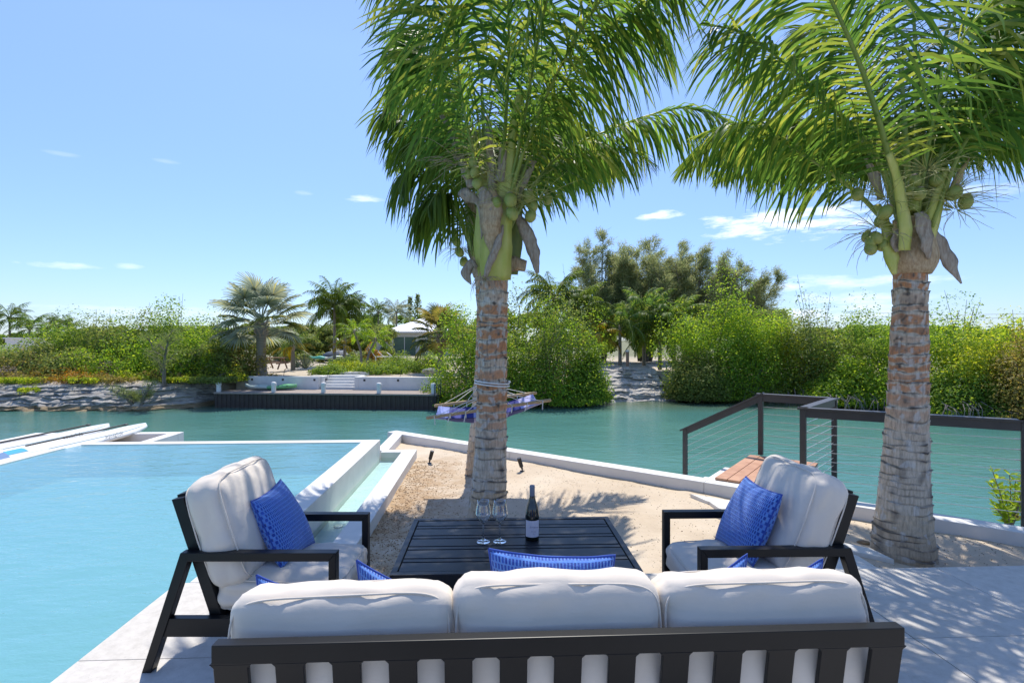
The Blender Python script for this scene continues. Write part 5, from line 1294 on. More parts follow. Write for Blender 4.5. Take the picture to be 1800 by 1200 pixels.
# ------------------------------------------------------------ casuarinas
def casuarina(px, Z, wpx, top, label, mat='gCas', n=9, seed=0, lean=.18, needles=130, sparse=1.0, zb=-.4, start=.12):
    rng = np.random.default_rng(seed); rg = random.Random(seed); H = EYE + (597 - top) / F * Z - zb; W = wpx * Z / F / 2
    base = Vector(((px - 900) / F * Z, Z, zb)); t = thing('casuarina_tree', label, 'tree', base)
    mb = MB(); P_ = []; D_ = []
    for k in range(n):
        xx = rg.uniform(-1, 1) * W; hh = H * rg.uniform(.62, 1.0) * (1 - .35 * abs(xx / W) ** 2); a = Vector((xx * .15, rg.uniform(-1, 1), 0)); tip = Vector((xx, rg.uniform(-2, 2), hh)); m_ = a.lerp(tip, .5) + Vector((-xx * .12, 0, hh * .05))
        ln = spline([a, m_, tip], 14); mb.tube(ln, [.11 * (1 - i / 15) + .012 for i in range(15)], 5, cap=False)
        nbr = int(26 * sparse)
        for j in range(nbr):
            f = start + (1 - start) * (j + rg.random()) / nbr; p = ln[min(13, int(f * 14))].lerp(ln[min(14, int(f * 14) + 1)], rg.random())
            az = rg.uniform(0, 6.28); e = rg.uniform(.3, 1.15); bl = (1.15 - f) * 2.3 * rg.uniform(.5, 1.1) * H / 8 + .25
            d = Vector((math.cos(az) * math.cos(e) + lean, math.sin(az) * math.cos(e), math.sin(e))).normalized(); q = p + d * bl
            q2 = p.lerp(q, .6) + Vector((0, 0, .1)); mb.tube([p, q2, q], [.025, .016, .006], 4, cap=False)
            m = int(needles * (.5 + rg.random()))
            tt = rng.uniform(.15, 1.08, m) ** .8; pp = np.array(p)[None, :] + (np.array(q) - np.array(p))[None, :] * tt[:, None] + rng.normal(size=(m, 3)) * (.10 + .05 * H / 8)
            P_.append(pp); D_.append(np.array(d)[None, :] * .8 + rng.normal(size=(m, 3)) * .5 + np.array([.1, 0, -.15]))
    mb.obj('trunk', M['twig'], t)
    P_ = np.concatenate(P_); D_ = np.concatenate(D_); D_ /= np.linalg.norm(D_, axis=1)[:, None]; m = len(P_)
    s = np.cross(D_, rng.normal(size=(m, 3))); s /= np.linalg.norm(s, axis=1)[:, None]; L = (rng.uniform(.16, .5, m) * (H / 8) ** .4)[:, None]; w = .017 * (H / 8) ** .5
    V = np.stack([P_ - s * w, P_ + D_ * L * .5 - s * w * .8, P_ + D_ * L, P_ + s * w], 1).reshape(-1, 3)
    link('foliage', newmesh('foliage', V, quads(V)), M[mat], t); return t
casuarina(1055, 50, 110, 388, 'tall feathery casuarina furthest left in the group behind the palms', seed=1, n=12)
casuarina(1130, 49, 140, 390, 'tall feathery casuarina second from the left in the group', seed=2, n=13)
casuarina(1215, 48, 170, 395, 'tall feathery casuarina in the middle of the group leaning right', seed=3, n=16, lean=.35)
casuarina(1305, 47, 170, 460, 'lower casuarina at the right end of the group with drooping right side', seed=4, n=14, lean=.5)
casuarina(1365, 33.2, 70, 535, 'slender light green young casuarina above the mangroves', 'gCasL', n=3, seed=5, needles=110, sparse=.9)
casuarina(285, 28.6, 110, 566, 'leggy light green casuarina sapling growing out of the left rock bank', 'gCasL', n=3, seed=6, needles=42, sparse=.7, zb=-1.4, start=.30)
casuarina(262, 28.0, 90, 668, 'low sprawling casuarina seedling at the waterline of the left bank', 'gCasL', n=5, seed=7, needles=60, zb=-1.9, sparse=.5)
# thin twiggy plants sticking above the mangroves
def sprig(px, Z, wpx, top, zb, label, seed, mat='gA', stems=5, leaf=.14, per=26):
    rng = np.random.default_rng(seed); rg = random.Random(seed); x = (px - 900) / F * Z; base = Vector((x, Z, zb)); zt = EYE + (597 - top) / F * Z; W = wpx * Z / F / 2
    t = thing('leggy_shrub', label, 'shrub', base); mb = MB(); P_ = []
    for k in range(stems):
        tip = Vector((rg.uniform(-1, 1) * W, rg.uniform(-.4, .4), (zt - zb) * (1 if k == 0 else rg.uniform(.6, .95)))); ln = spline([Vector((tip.x * .2, 0, 0)), tip * .55 + Vector((-tip.x * .15, 0, 0)), tip], 10); mb.tube(ln, [.022 * (1 - i / 11) + .005 for i in range(11)], 4, cap=False)
        for j in range(per):
            f = rg.uniform(.45, 1.0); p = ln[min(9, int(f * 10))]; P_.append(tuple(p + Vector((rg.gauss(0, .16), rg.gauss(0, .16), rg.gauss(0, .12)))))
    P_ = np.array(P_); nr = rng.normal(size=P_.shape) + np.array([0, 0, .4]); nr /= np.linalg.norm(nr, axis=1)[:, None]
    V = leafcards(P_, nr, leaf, .5, rng); mb.obj('stems', M['twig'], t); link('leaves', newmesh('leaves', V, quads(V)), M[mat], t)
sprig(1428, 31, 60, 482, -.8, 'thin leaning twiggy shrub rising above the mangroves left of the right palm', 1)
sprig(1448, 31.5, 40, 512, -.8, 'second thin twiggy shrub just right of the leaning one', 2)
sprig(1690, 27, 110, 510, -.8, 'wide sparse twiggy shrub above the mangroves right of the right palm', 3, stems=9, per=30)
sprig(1785, 26, 60, 545, -.8, 'large leaved shrub top at the right edge above the mangroves', 4, 'gB', leaf=.3, per=20)
sprig(188, 36, 16, 542, -.8, 'thin leafy shoot above the left shrubs beside the far mast', 5, stems=2, per=14); sprig(313, 34, 14, 515, -.8, 'tallest thin leafy shoot left of the silver fan palm', 6, stems=2, per=18); sprig(275, 34, 40, 532, -.8, 'group of thin shoots left of the tallest shoot', 7, stems=4, per=12)
sprig(1004, 40, 50, 462, -.5, 'thin twiggy tree top right of the nearest palm trunk', 8, stems=6, per=22)
t = thing('radio_mast', 'very thin far mast standing on the horizon above the left shrubs', 'mast', P(169, 600, 140)); MB().tube([(0, 0, -1), (0, 0, 8.3)], [.12, .06], 5).obj('mast_pole', M['cable'], t)

# ------------------------------------------------------------ mid distance palms
def pinnate_mesh(L, droop, el, n, ll, seed, hang=1.2, w=.05):
    ln = auto_frond((0, 0, 0), 0, el, L, droop, 12); rng = np.random.default_rng(seed)
    rm = newmesh('stalk', *[x for x in (lambda mb: (mb.v, mb.f))(MB().tube(ln, [.035 * (1 - i / 14) + .006 for i in range(13)], 4))])
    V, Fq = leaflets(ln, n, ll, w, rng, hang=hang, t0=.18, segs=3, broken=.03); return rm, newmesh('leaflets', V, Fq)
pin = [pinnate_mesh(2.6, d, e, 44, .62, i) for i, (d, e) in enumerate(((1.5, R(75)), (1.9, R(58)), (2.1, R(40)), (1.9, R(18)), (1.5, R(-8))))]
def far_palm(px, Z, crown_py, base_z, label, scale=1.0, lmat='leafd', nf=20, seed=0, trunk_r=.11, rmat='rachisd', lean=0, group=None, name='coconut_palm', mix=None, stems=1):
    rg = random.Random(seed); x = (px - 900) / F * Z; zc = EYE + (597 - crown_py) / F * Z; base = Vector((x - lean, Z, base_z)); t = thing(name, label, 'palm tree', base, 0, group)
    for s in range(stems):
        ox = (s - (stems - 1) / 2) * .9; top = Vector((lean + ox * 1.4, s * .5, zc - base_z - s * .5))
        ln = spline([Vector((ox * .4, 0, -.1)), Vector((ox * .5 + lean * .35, s * .2, top.z * .5)), top], 10)
        MB().tube(ln, [trunk_r * (1.35 - .45 * i / 10) for i in range(11)], 9).obj('trunk', M['ptrunk'], t, smooth=True)
        MB().ball(top + Vector((0, 0, .05)), trunk_r * 1.5, 8, 6, (1, 1, 1.6)).obj('crown_heart', M['dead'], t)
        for k in range(nf):
            j = min(4, int(5 * (k + rg.random()) / nf)); az = 2.4 * k + rg.uniform(-.5, .5); sc_ = scale * rg.uniform(.85, 1.12)
            rm, lm = pin[j]; fo = bpy.data.objects.new('frond', rm); COL.objects.link(fo); fo.parent = t; fo.location = top; fo.rotation_euler = (rg.uniform(-.3, .3), 0, az); fo.scale = (sc_,) * 3
            if not rm.materials: rm.materials.append(M[rmat])
            key = (lm.name, mix if (mix and j >= 2 and rg.random() < .7) else lmat)
            if key not in PM: m2 = lm.copy(); m2.materials.clear(); m2.materials.append(M[key[1]]); PM[key] = m2
            lo = link('leaflets', PM[key], None, fo); stuff(lo)
    return t
PM = {}
far_palm(17, 66, 560, -.5, 'small dark coconut palm standing above the white shed at far left', 1.15, seed=1, nf=18)
far_palm(52, 64, 578, -.5, 'low light coconut palm right of the dark one above the white shed', 1.1, 'leaf', seed=2, nf=18)
for i, (a, b2) in enumerate(((85, 576), (103, 572), (120, 576))): far_palm(a, 84, b2, -.5, ('leftmost', 'middle', 'rightmost')[i] + ' of three tiny palms on the skyline right of the shed', 1.1, seed=20 + i, nf=14)
far_palm(588, 42, 540, -.5, 'tall dark coconut palm behind the garden left of the white house', 1.15, seed=3, nf=34, trunk_r=.10)
far_palm(606, 43, 556, -.5, 'second dark coconut palm just right of the tall garden one', 1.1, seed=4, nf=30, trunk_r=.10)
far_palm(515, 37, 612, -.52, 'short golden yellow palm beside the silver fan palm', .72, 'leaf', seed=5, nf=15, mix='leafy', trunk_r=.12)
far_palm(640, 36, 585, -.52, 'bright green twin stemmed palm in the hedge before the white house', .58, 'gB', seed=6, nf=15, stems=2, trunk_r=.07, name='christmas_palm')
far_palm(606, 40, 610, -.5, 'yellow leaved low palm below the dark garden palms', .55, 'leafy', seed=7, nf=9, trunk_r=.06)
far_palm(665, 78, 550, -.5, 'bushy palm top on the skyline left of the house roof', 1.2, seed=8, nf=18); far_palm(697, 76, 550, -.5, 'silvery palm top directly behind the house roof', 1.2, 'silver', seed=9, nf=18)
far_palm(975, 38, 528, -.5, 'windswept coconut palm behind the mangroves right of the nearest trunk', 1.2, seed=10, nf=32, lean=-.3); far_palm(1015, 37, 548, -.5, 'dark arching coconut palm beside the windswept one', 1.1, seed=11, nf=30)
far_palm(1050, 35.8, 590, -.45, 'low palm with golden fronds left of the sandy slope', .8, 'leafy', seed=12, nf=10)
for i, (a, Z, b2, s) in enumerate(((1090, 36, 578, 1.05), (1132, 37, 560, 1.2), (1160, 35.8, 584, 1.15), (1185, 36.5, 566, 1.1))):
    far_palm(a, Z, b2, -.35, ('leftmost', 'second from left', 'third from left', 'rightmost')[i] + ' of four green palms clustered above the bare sandy slope', s, 'leaf', seed=13 + i, nf=24, trunk_r=.1, mix='leafd')

# fan palms
def fan_mesh(Rr, seed, nseg=34, petiole=1.2, dro=.22, costa=.16):
    rng = np.random.default_rng(seed); V = []; Fc = []
    mbp = MB().tube([(0, 0, 0), (petiole * .55, 0, .05), (petiole, 0, -.06)], [.035, .024, .016], 5); c = np.array([petiole, 0, -.06])
    for k in range(nseg):
        a = -2.55 + 5.1 * k / (nseg - 1); L = Rr * (1 - .22 * abs(a / 2.55) ** 2) * rng.uniform(.93, 1.05); d = np.array([math.cos(a), math.sin(a), 0]); s = np.array([-math.sin(a), math.cos(a), 0]); hw = 2.55 * L / nseg
        fold = .12 * abs(math.sin(a)) + .05
        rows = []
        for j in range(6):
            f = j / 5; w = hw * min(f * 1.9, 1) * (1 if f < .5 else (1 - (f - .5) * 1.85)) + .004; z = fold * f * L - dro * (f ** 2.6) * L * rng.uniform(.8, 1.4) - costa * f * f * (1 if math.cos(a) > 0 else .2) * L
            p = c + d * L * f * (1 - .12 * f) + np.array([0, 0, z]); o = len(V); V += [p - s * w * .55 + [0, 0, -.015], p + [0, 0, .02], p + s * w * .55 + [0, 0, -.015]]; rows.append(o)
        for a2, b2 in zip(rows[:-1], rows[1:]): Fc += [(a2, a2+1, b2+1, b2), (a2+1, a2+2, b2+2, b2+1)]
    return newmesh('stalk', mbp.v, mbp.f), newmesh('fan', V, np.array(Fc))
def fan_palm(px, Z, cy_, zb, label, Rr, pet, nf, mat, seed, tr=.28, mix=None, low=-35, name='fan_palm'):
    rg = random.Random(seed); x = (px - 900) / F * Z; zc = EYE + (597 - cy_) / F * Z; t = thing(name, label, 'palm tree', (x, Z, zb)); H = zc - zb
    MB().tube([(0, 0, -.1), (0, 0, H * .12), (0, 0, H * .5), (0, 0, H)], [tr * 1.45, tr * 1.12, tr * .9, tr * .95], 16).obj('trunk', M['ptrunk'], t, smooth=False)
    fm = [fan_mesh(Rr, seed * 10 + i, petiole=pet) for i in range(4)]
    for k in range(nf):
        f = (k + .5) / nf; el = R(82) - f ** .85 * (R(82) - R(low)); az = 2.4 * k + rg.uniform(-.25, .25); rm, lm = fm[k % 4]
        fo = bpy.data.objects.new('frond', rm); COL.objects.link(fo); fo.parent = t; fo.location = (0, 0, H + .1 - .35 * f); fo.rotation_euler = Matrix.Rotation(az, 4, 'Z').to_3x3().to_4x4().to_euler() if False else (Matrix.Rotation(az, 4, 'Z') @ Matrix.Rotation(-el, 4, 'Y') @ Matrix.Rotation(rg.uniform(-.3, .3), 4, 'X')).to_euler()
        s = rg.uniform(.85, 1.1); fo.scale = (s, s, s)
        if not rm.materials: rm.materials.append(M['silver'])
        key = (lm.name, mix if (mix and rg.random() < .3) else mat)
        if key not in PM: m2 = lm.copy(); m2.materials.clear(); m2.materials.append(M[key[1]]); PM[key] = m2
        link('fan_blade', PM[key], None, fo)
    mb = MB()
    for k in range(26):
        a = k * 2.4; h = H - .1 - k * .035; mb.tube([(math.cos(a) * tr * .7, math.sin(a) * tr * .7, h), (math.cos(a) * tr * 1.5, math.sin(a) * tr * 1.5, h + .25)], [.07, .03], 5)
    mb.obj('leaf_boots', M['dead'], t)
fan_palm(459, 31.8, 566, -.62, 'large silver blue fan palm behind the white retaining wall', 1.25, 1.75, 30, 'silver', 3, .29, low=-24, mix='fan')
fan_palm(775, 34, 585, -.55, 'olive fan palm with yellowing fronds in front of the white house', .95, 1.15, 26, 'fan', 4, .2, mix='gE', low=-35)
# norfolk pines far off
for px, top, sd, lb in ((721, 520, 1, 'left of two tiny dark norfolk pines on the skyline'), (734, 516, 2, 'right and slightly taller of two norfolk pines on the skyline')):
    Z = 95; H = (597 - top) / F * Z + 2; t = thing('norfolk_pine', lb, 'tree', ((px - 900) / F * Z, Z, -.5)); rng = np.random.default_rng(sd)
    MB().tube([(0, 0, 0), (0, 0, H)], [.2, .04], 6).obj('trunk', M['twig'], t); Pn = []; 
    for k in range(14):
        z = H * (.45 + .55 * k / 14); r = (H - z) * .24 + .15
        for j in range(7):
            a = j * .9 + k; 
            for q in np.linspace(.15, 1, 7): Pn.append((math.cos(a) * r * q, math.sin(a) * r * q, z + .12 * q))
    Pn = np.array(Pn) + rng.normal(size=(len(Pn), 3)) * .16; nr = rng.normal(size=Pn.shape); nr /= np.linalg.norm(nr, axis=1)[:, None]; V = leafcards(Pn, nr, .38, .5, rng); link('foliage', newmesh('foliage', V, quads(V)), M['gC'], t)
# agaves
for i, (px, Z, lb, s) in enumerate(((537, 37.5, 'large spiky grey green agave right of the golden palm', 1.0), (522, 38.5, 'smaller agave partly behind the golden palm trunk', .7))):
    t = thing('agave', lb, 'plant', ((px - 900) / F * Z, Z, -.5)); rg = random.Random(i); blade = None
    for k in range(26):
        az = k * 2.4; e = R(20 + 60 * (1 - k / 26)) ; d = Vector((math.cos(az) * math.cos(e), math.sin(az) * math.cos(e), math.sin(e))); L = s * rg.uniform(.9, 1.3)
        MB().tube([Vector((0, 0, .05)), d * L * .45, d * L], [.05 * s, .065 * s, .004], 5, flat=.35).obj('leaf', M['silver'], t)

# ------------------------------------------------------------ dock, retaining wall, house garden
D0 = Vector((-15.55, 28.3, 0)); D1 = Vector((-3.85, 27.25, 0)); DL = (D1 - D0).length; DA = math.atan2(D1.y - D0.y, D1.x - D0.x)
MD = Matrix.Translation(D0) @ Matrix.Rotation(DA, 4, 'Z')
dock = thing('dock', 'brown corrugated sheet pile dock across the canal with a timber deck', 'dock', D0, DA)
M['pile'] = pmat('dark brown sheet pile', (.065, .048, .036), (.045, .034, .028), 2, .7); M['ddeck'] = pmat('weathered dock boards', (.34, .28, .23), (.27, .22, .19), 4, .85)
mb = MB(); n = 48; pr = []
for k in range(n):
    a = DL * k / n; w = DL / n; pr += [(a, .0), (a + w * .42, .0), (a + w * .5, .035), (a + w * .92, .035)]
pr.append((DL, 0)); V = [(x, y, -2.6) for x, y in pr] + [(x, y, -1.28) for x, y in pr]; m = len(pr)
mb.add(V, [(i, i + 1, m + i + 1, m + i) for i in range(m - 1)]).obj('sheet_pile', M['pile'], dock)
MB().box(-.05, DL + .05, -.06, .22, -1.275, -1.19).obj('cap_beam', M['ddeck'], dock, bevel=.01, segs=1)
MB().box(-.02, .0, .0, 2.3, -2.6, -1.28).obj('side_sheet', M['pile'], dock); MB().box(DL, DL + .02, .0, 2.3, -2.6, -1.28).obj('side_sheet', M['pile'], dock)
bm_ = MB().box(-.0, DL, 0, .135, -1.235, -1.2).obj('deck_board', M['ddeck'], dock); bm_.location = (0, .23, 0)
for k in range(1, 13):
    o = bm_.copy(); COL.objects.link(o); o.parent = dock; o.location = (0, .23 + k * .142, 0)
for i, px in enumerate((386, 484.5, 572, 668, 760.5)):
    s = (px - 386) / (760.5 - 386) * (DL - .25) + .1
    lb = ('first white dock piling from the left beside the shrubs', 'white dock piling in front of the green kayak', 'middle white dock piling in front of the white steps', 'white dock piling between the steps and the ladder', 'white dock piling beside the curved ladder rails')[i]
    t = thing('dock_piling', lb, 'piling', MD @ Vector((s, .16, -1.19)), DA, 'white capped dock pilings')
    MB().lathe([(.115, 0), (.115, .42), (0, .42)], 16).obj('post', M['white'], t, smooth=False); MB().lathe([(.135, .36), (.135, .47), (.11, .52), (.05, .545), (0, .55)], 16).obj('piling_cap', M['white'], t, smooth=False)
t = thing('dock_ladder', 'dark curved ladder at the right end of the dock', 'ladder', MD @ Vector((DL - .02, -.1, -1.19)), DA)
for dx in (0, .22):
    MB().tube([(dx, .25, -.1), (dx, .25, .38), (dx, .16, .5), (dx, .0, .5), (dx, -.1, .38), (dx, -.1, -1.1)], .02, 6).obj('ladder_rail', M['black'], t)
for k in range(4): MB().tube([(0, -.1, -.1 - k * .26), (.22, -.1, -.1 - k * .26)], .015, 5).obj('rung', M['black'], t)
# retaining wall: pieces in dock frame
def dk(px, Z, z=0): return MD.inverted() @ Vector(((px - 900) / F * Z, Z, z))
rw = thing('retaining_wall', 'long white retaining wall behind the dock with small black lights', 'wall', MD @ Vector((0, 2.15, -1.2)), DA); RW = MD
yw = 2.15; xs0 = .55; xs1 = dk(558, 29.9).x; xs2 = dk(628, 29.6).x; xe = dk(776, 29.3).x
def rbox(x0, x1, y0, y1, z0, z1, name, mat=None): return MB().box(x0, x1, y0 - yw, y1 - yw, z0 + 1.2, z1 + 1.2).obj(name, mat or M['white'], rw, bevel=.008, segs=1)
rbox(xs0, xs1, yw, yw + .25, -1.3, -.50, 'wall_section'); rbox(xs2, xe, yw, yw + .25, -1.3, -.50, 'wall_section')
rbox(xs1 - .12, xs1 + .12, yw + .252, yw + 1.35, -1.3, -.503, 'wall_section'); rbox(xs2 - .25, xs2 - .002, yw + .001, yw + 1.35, -1.3, -.503, 'wall_section')
MB().prism([(xs0 - .0, 0), (xs0 + .0, .25), (-.35, 1.25), (-.35, 1.0)], -.1, .69).obj('wall_section', M['white'], rw)
for px, rx in ((430, 0), (488, 0), (547, 0), (563, 1), (639, 0), (700, 0), (763, 0)):
    p = dk(px, 29.65); 
    if rx: MB().box(xs1 + .121, xs1 + .135, .6, .78, .42, .56).obj('wall_light', M['black'], rw)
    else: MB().box(p.x - .055, p.x + .055, -.02, .0, .47, .58).obj('wall_light', M['black'], rw)
st = thing('garden_steps', 'white steps rising from the dock through the retaining wall', 'steps', MD @ Vector((xs1, yw, -1.2)), DA)
for k in range(5):
    MB().box(.13, xs2 - xs1 - .252, .12 + .26 * k, 1.6, .14 * k - (.1 if k == 0 else -.001), .14 * (k + 1)).obj('step', M['white'], st, bevel=.01, segs=1)
t = thing('stone_slab', 'pale stone landing slab at the head of the white steps', 'slab', P(622, 656, 32.5)); MB().box(-1.0, 1.0, -.3, .9, -.3, .10).obj('stone', M['slab'], t)
t = thing('stone_slab', 'low white slab in the sand right of the garden steps head', 'slab', P(570, 662, 31.5)); MB().box(-.7, .5, -.3, .5, -.3, .08).obj('stone', M['slab'], t)
# sand filling behind the retaining wall, left open at the steps
gf = MB()
def fillp(x0, x1, y0, y1):
    q = [MD @ Vector((x, y, 0)) for x, y in ((x0, y0), (x1, y0), (x1, y1), (x0, y1))]; gf.prism([p[:2] for p in q], -2.4, -.56)
fillp(-.34, xs1 - .125, yw + .255, yw + 2.6); fillp(xs2 + .002, xe, yw + .255, yw + 2.6); fillp(xs1 - .123, xs2, yw + 1.62, yw + 2.6)
structure(gf.obj('garden_ground', M['ground']))
# kayak
def kayak(loc, rz, L, colA, colB, label, rx=0):
    t = thing('kayak', label, 'kayak', loc, rz); n = 24; sec = 12
    for part in range(2):
        V = []; f0, f1_ = (0, .48) if part == 0 else (.48, 1)
        for i in range(n + 1):
            f = f0 + (f1_ - f0) * i / n; w = .36 * max(.02, 1 - abs(2*f-1) ** 2.4) ** .6; z0 = .12 * abs(2*f-1) ** 3
            for k in range(sec):
                q = 2*math.pi*k/sec; zz = math.sin(q); V.append(((f - .5) * L, w * math.copysign(abs(math.cos(q))**.7, math.cos(q)), z0 + .17 + (.14 if zz < 0 else .09 - .05 * math.sin(f * 14)) * zz))
        Fc = [(i*sec+k, i*sec+(k+1) % sec, (i+1)*sec+(k+1) % sec, (i+1)*sec+k) for i in range(n) for k in range(sec)] + [tuple(range(sec))[::-1], tuple(range(n*sec, (n+1)*sec))]
        MB().add(V, Fc).obj('hull', (colA, colB)[part], t, smooth=True)
    for f in (-.18, .2, .36): MB().box(f*L - .02, f*L + .02, -.3, .3, .23, .265).obj('strap', M['black'], t)
    MB().box(-.12 * L - .2, -.12 * L + .1, -.16, .16, .2, .27).obj('seat', M['black'], t)
    return t
kw = pmat('pale grey green plastic', (.50, .58, .52), rough=.4); kg = pmat('bright green plastic', (.16, .46, .20), rough=.4); kt = pmat('turquoise plastic', (.05, .38, .30), rough=.4)
kayak(MD @ Vector((dk(467, 29.2).x, 1.62, -1.2)), DA + R(2), 2.9, kw, kg, 'long pale and green kayak lying on the dock')
kayak(P(573, 632, 44), .2, 2.6, kt, kw, 'turquoise kayak lying in the shade at the back of the garden')
# hedges
for (px, Z, w, top, zb, mt, lb) in ((622, 33.5, 78, 637, -.55, 'gD', 'low yellow green hedge left of the stone landing'), (580, 32.6, 60, 642, -.55, 'hedge', 'small rounded hedge nearest the garden steps'), (620, 38, 80, 626, -.5, 'hedge', 'flat low hedge under the twin stemmed palm'),
      (665, 32.8, 90, 640, -.55, 'hedge', 'dark clipped hedge mound right of the stone landing'), (710, 34.5, 90, 632, -.55, 'hedge', 'clipped hedge mound in the middle of the right garden'), (700, 41, 60, 622, -.5, 'hedge', 'rounded hedge below the house door'), (757, 37.5, 60, 623, -.5, 'hedge', 'rounded hedge under the olive fan palm'), (660, 37, 60, 633, -.5, 'gC', 'dark hedge between the kayak shade and the mounds')):
    bush(px, Z, w, top, zb, mt, lb, n=5200, size=.10, depth=.9, lumps=120, sprig=.0, cat='hedge', name='hedge', upward=.5)
bush(656, 47, 34, 606, -.5, 'gO', 'orange red croton shrub left of the sun loungers', n=1500, size=.2, depth=.8, lumps=30)
bush(683, 55, 22, 605, -.5, 'gC', 'dark round bush beside the house door', n=1500, size=.2, depth=.8, lumps=30)
# picnic table
t = thing('picnic_table', 'small brown picnic table on the sand beside the fan palm trunk', 'picnic table', P(484, 648, 35.2), R(-8)); pw = pmat('reddish brown timber', (.28, .17, .12), rough=.8)
for k in range(4): MB().box(-.7, .7, -.32 + k*.165, -.17 + k*.165, .70, .74).obj('table_plank', pw, t)
for sy in (-1, 1): MB().box(-.7, .7, sy*.62 - .12, sy*.62 + .12, .40, .44).obj('bench', pw, t)
for sx in (-.5, .5):
    for sy in (-1, 1): bar(b_ := MB(), (sx, sy * .55, 0), (sx, sy * .1, .7), .06, .08); b_.obj('leg', pw, t)
    MB().box(sx - .03, sx + .03, -.7, .7, .33, .40).obj('cross_beam', pw, t)
# tarp covered heap and leaning pole
o = MB().ball((0, 0, .25), 1.0, 16, 8, (1.3, .8, .55)).obj('covered_heap', pmat('dark blue grey tarp', (.05, .07, .10), rough=.6))
for v in o.data.vertices: v.co += Vector((1, 1, 1)) * .12 * noise.noise(v.co * 2.2)
o.location = P(592, 632, 47); tag(o, 'dark tarpaulin covered heap behind the turquoise kayak', 'tarpaulin')
t = thing('leaning_pole', 'pale pole leaning in the shade behind the garden', 'pole', P(604, 630, 45)); MB().tube([(0, 0, 0), (-.65, 0, .95)], .03, 6).obj('shaft', M['cable'], t)
o = MB().ball((0, 0, .12), .38, 10, 6, (1.2, .8, .5)).obj('boulder', M['rock']); o.location = P(755, 656, 31.2)
for v in o.data.vertices: v.co += Vector((1, 1, .7)) * .1 * noise.noise(v.co * 5)
tag(o, 'dark grey boulder on the sand behind the right end of the retaining wall', 'boulder')
rg = random.Random(3)
for (px, py) in ((438, 662), (575, 660), (703, 660), (498, 659)):
    t = thing('garden_stake_light', 'thin stake light on the sand above the retaining wall near x position', 'spotlight', P(px, py, 30.8), 0); 
    t['label'] = {438: 'thin stake light near the fan palm foot', 575: 'thin stake light left of the garden steps', 703: 'thin leaning stake light right of the garden steps', 498: 'thin stake light between the fan palm and the steps'}[px]
    MB().tube([(0, 0, -.1), (.08, 0, .28)], .012, 5).obj('stake', M['black'], t); MB().tube([(.06, 0, .27), (.14, 0, .34)], .025, 6).obj('lamp_head', M['black'], t)
# white house
hs = thing('white_house', 'white house with a hipped white roof and sliding glass doors across the canal', 'house', (-13.5, 62, -.4))
M['glassd'] = pmat('tinted door glass', (.10, .16, .13), (.16, .24, .19), .6, .05, spec=.8); M['roofw'] = pmat('white metal roof', (.80, .80, .80), (.74, .74, .75), .5, .4)
hx0, hx1 = -.9, 6.5
def hbox(x0, x1, y0, y1, z0, z1, nm, mt, par=None, bv=0): return MB().box(x0, x1, y0, y1, z0, z1).obj(nm, mt, par or hs, bevel=bv)
# wall with door openings
doors = [(-.2, 2.5), (3.9, 5.7)]
xsx = [hx0, -.2, 2.5, 3.9, 5.7, hx1]
for i in range(0, 6, 2): hbox(xsx[i], xsx[i+1], 0, .25, 0, 2.35, 'wall', M['white'])
hbox(hx0, hx1, -.001, .251, 2.351, 2.85, 'wall', M['white']); hbox(hx0, hx0 + .25, .251, 7, 0, 2.85, 'wall', M['white']); hbox(hx1 - .25, hx1, .251, 7, 0, 2.85, 'wall', M['white']); hbox(hx0, hx1, 7.001, 7.2, 0, 2.85, 'wall', M['white'])
hbox(hx0 - 1, hx1 + 1, -2.5, 8, -.25, -.01, 'patio', M['slab'])
for a, b2 in doors:
    d = hbox(a + .05, b2 - .05, .10, .13, .05, 2.30, 'door', M['glassd'])
    for x in (a + .03, (a + b2) / 2, b2 - .03): hbox(x - .04, x + .04, .06, .16, 0, 2.349, 'frame', M['white'], d)
    hbox(a, b2, .061, .159, 2.27, 2.349, 'frame', M['white'], d)
    hbox(a + .1, (a + b2) / 2 - .1, .132, .15, .06, 2.25, 'curtain', pmat('pale green curtain', (.35, .42, .36), rough=.9), d)
e = .5; zr = 2.86; mb = MB(); X0, X1, Y0, Y1 = hx0 - e, hx1 + e, -e, 7.2 + e; hr = 1.75; rdx = (Y1 - Y0) / 2
V = [(X0, Y0, zr), (X1, Y0, zr), (X1, Y1, zr), (X0, Y1, zr), (X0 + rdx, (Y0+Y1)/2, zr + hr), (X1 - rdx, (Y0+Y1)/2, zr + hr)]
mb.add(V, [(0, 1, 5, 4), (1, 2, 5), (2, 3, 4, 5), (3, 0, 4), (3, 2, 1, 0)]).obj('roof', M['roofw'], hs); rf = hs.children[-1]
for k in range(30):
    x = X0 + .35 * (k + 1); 
    if x > X1: break
    f = min(1, (x - X0) / rdx, (X1 - x) / rdx); bar(b_ := MB(), (x, Y0, zr + .01), (x, Y0 + (Y1 - Y0) / 2 * f, zr + hr * f + .01), .03, .04); b_.obj('roof_seam', M['roofw'], rf)
hbox(X0, X1, Y0 - .02, Y0 + .0, zr - .14, zr + .02, 'fascia', M['white'])
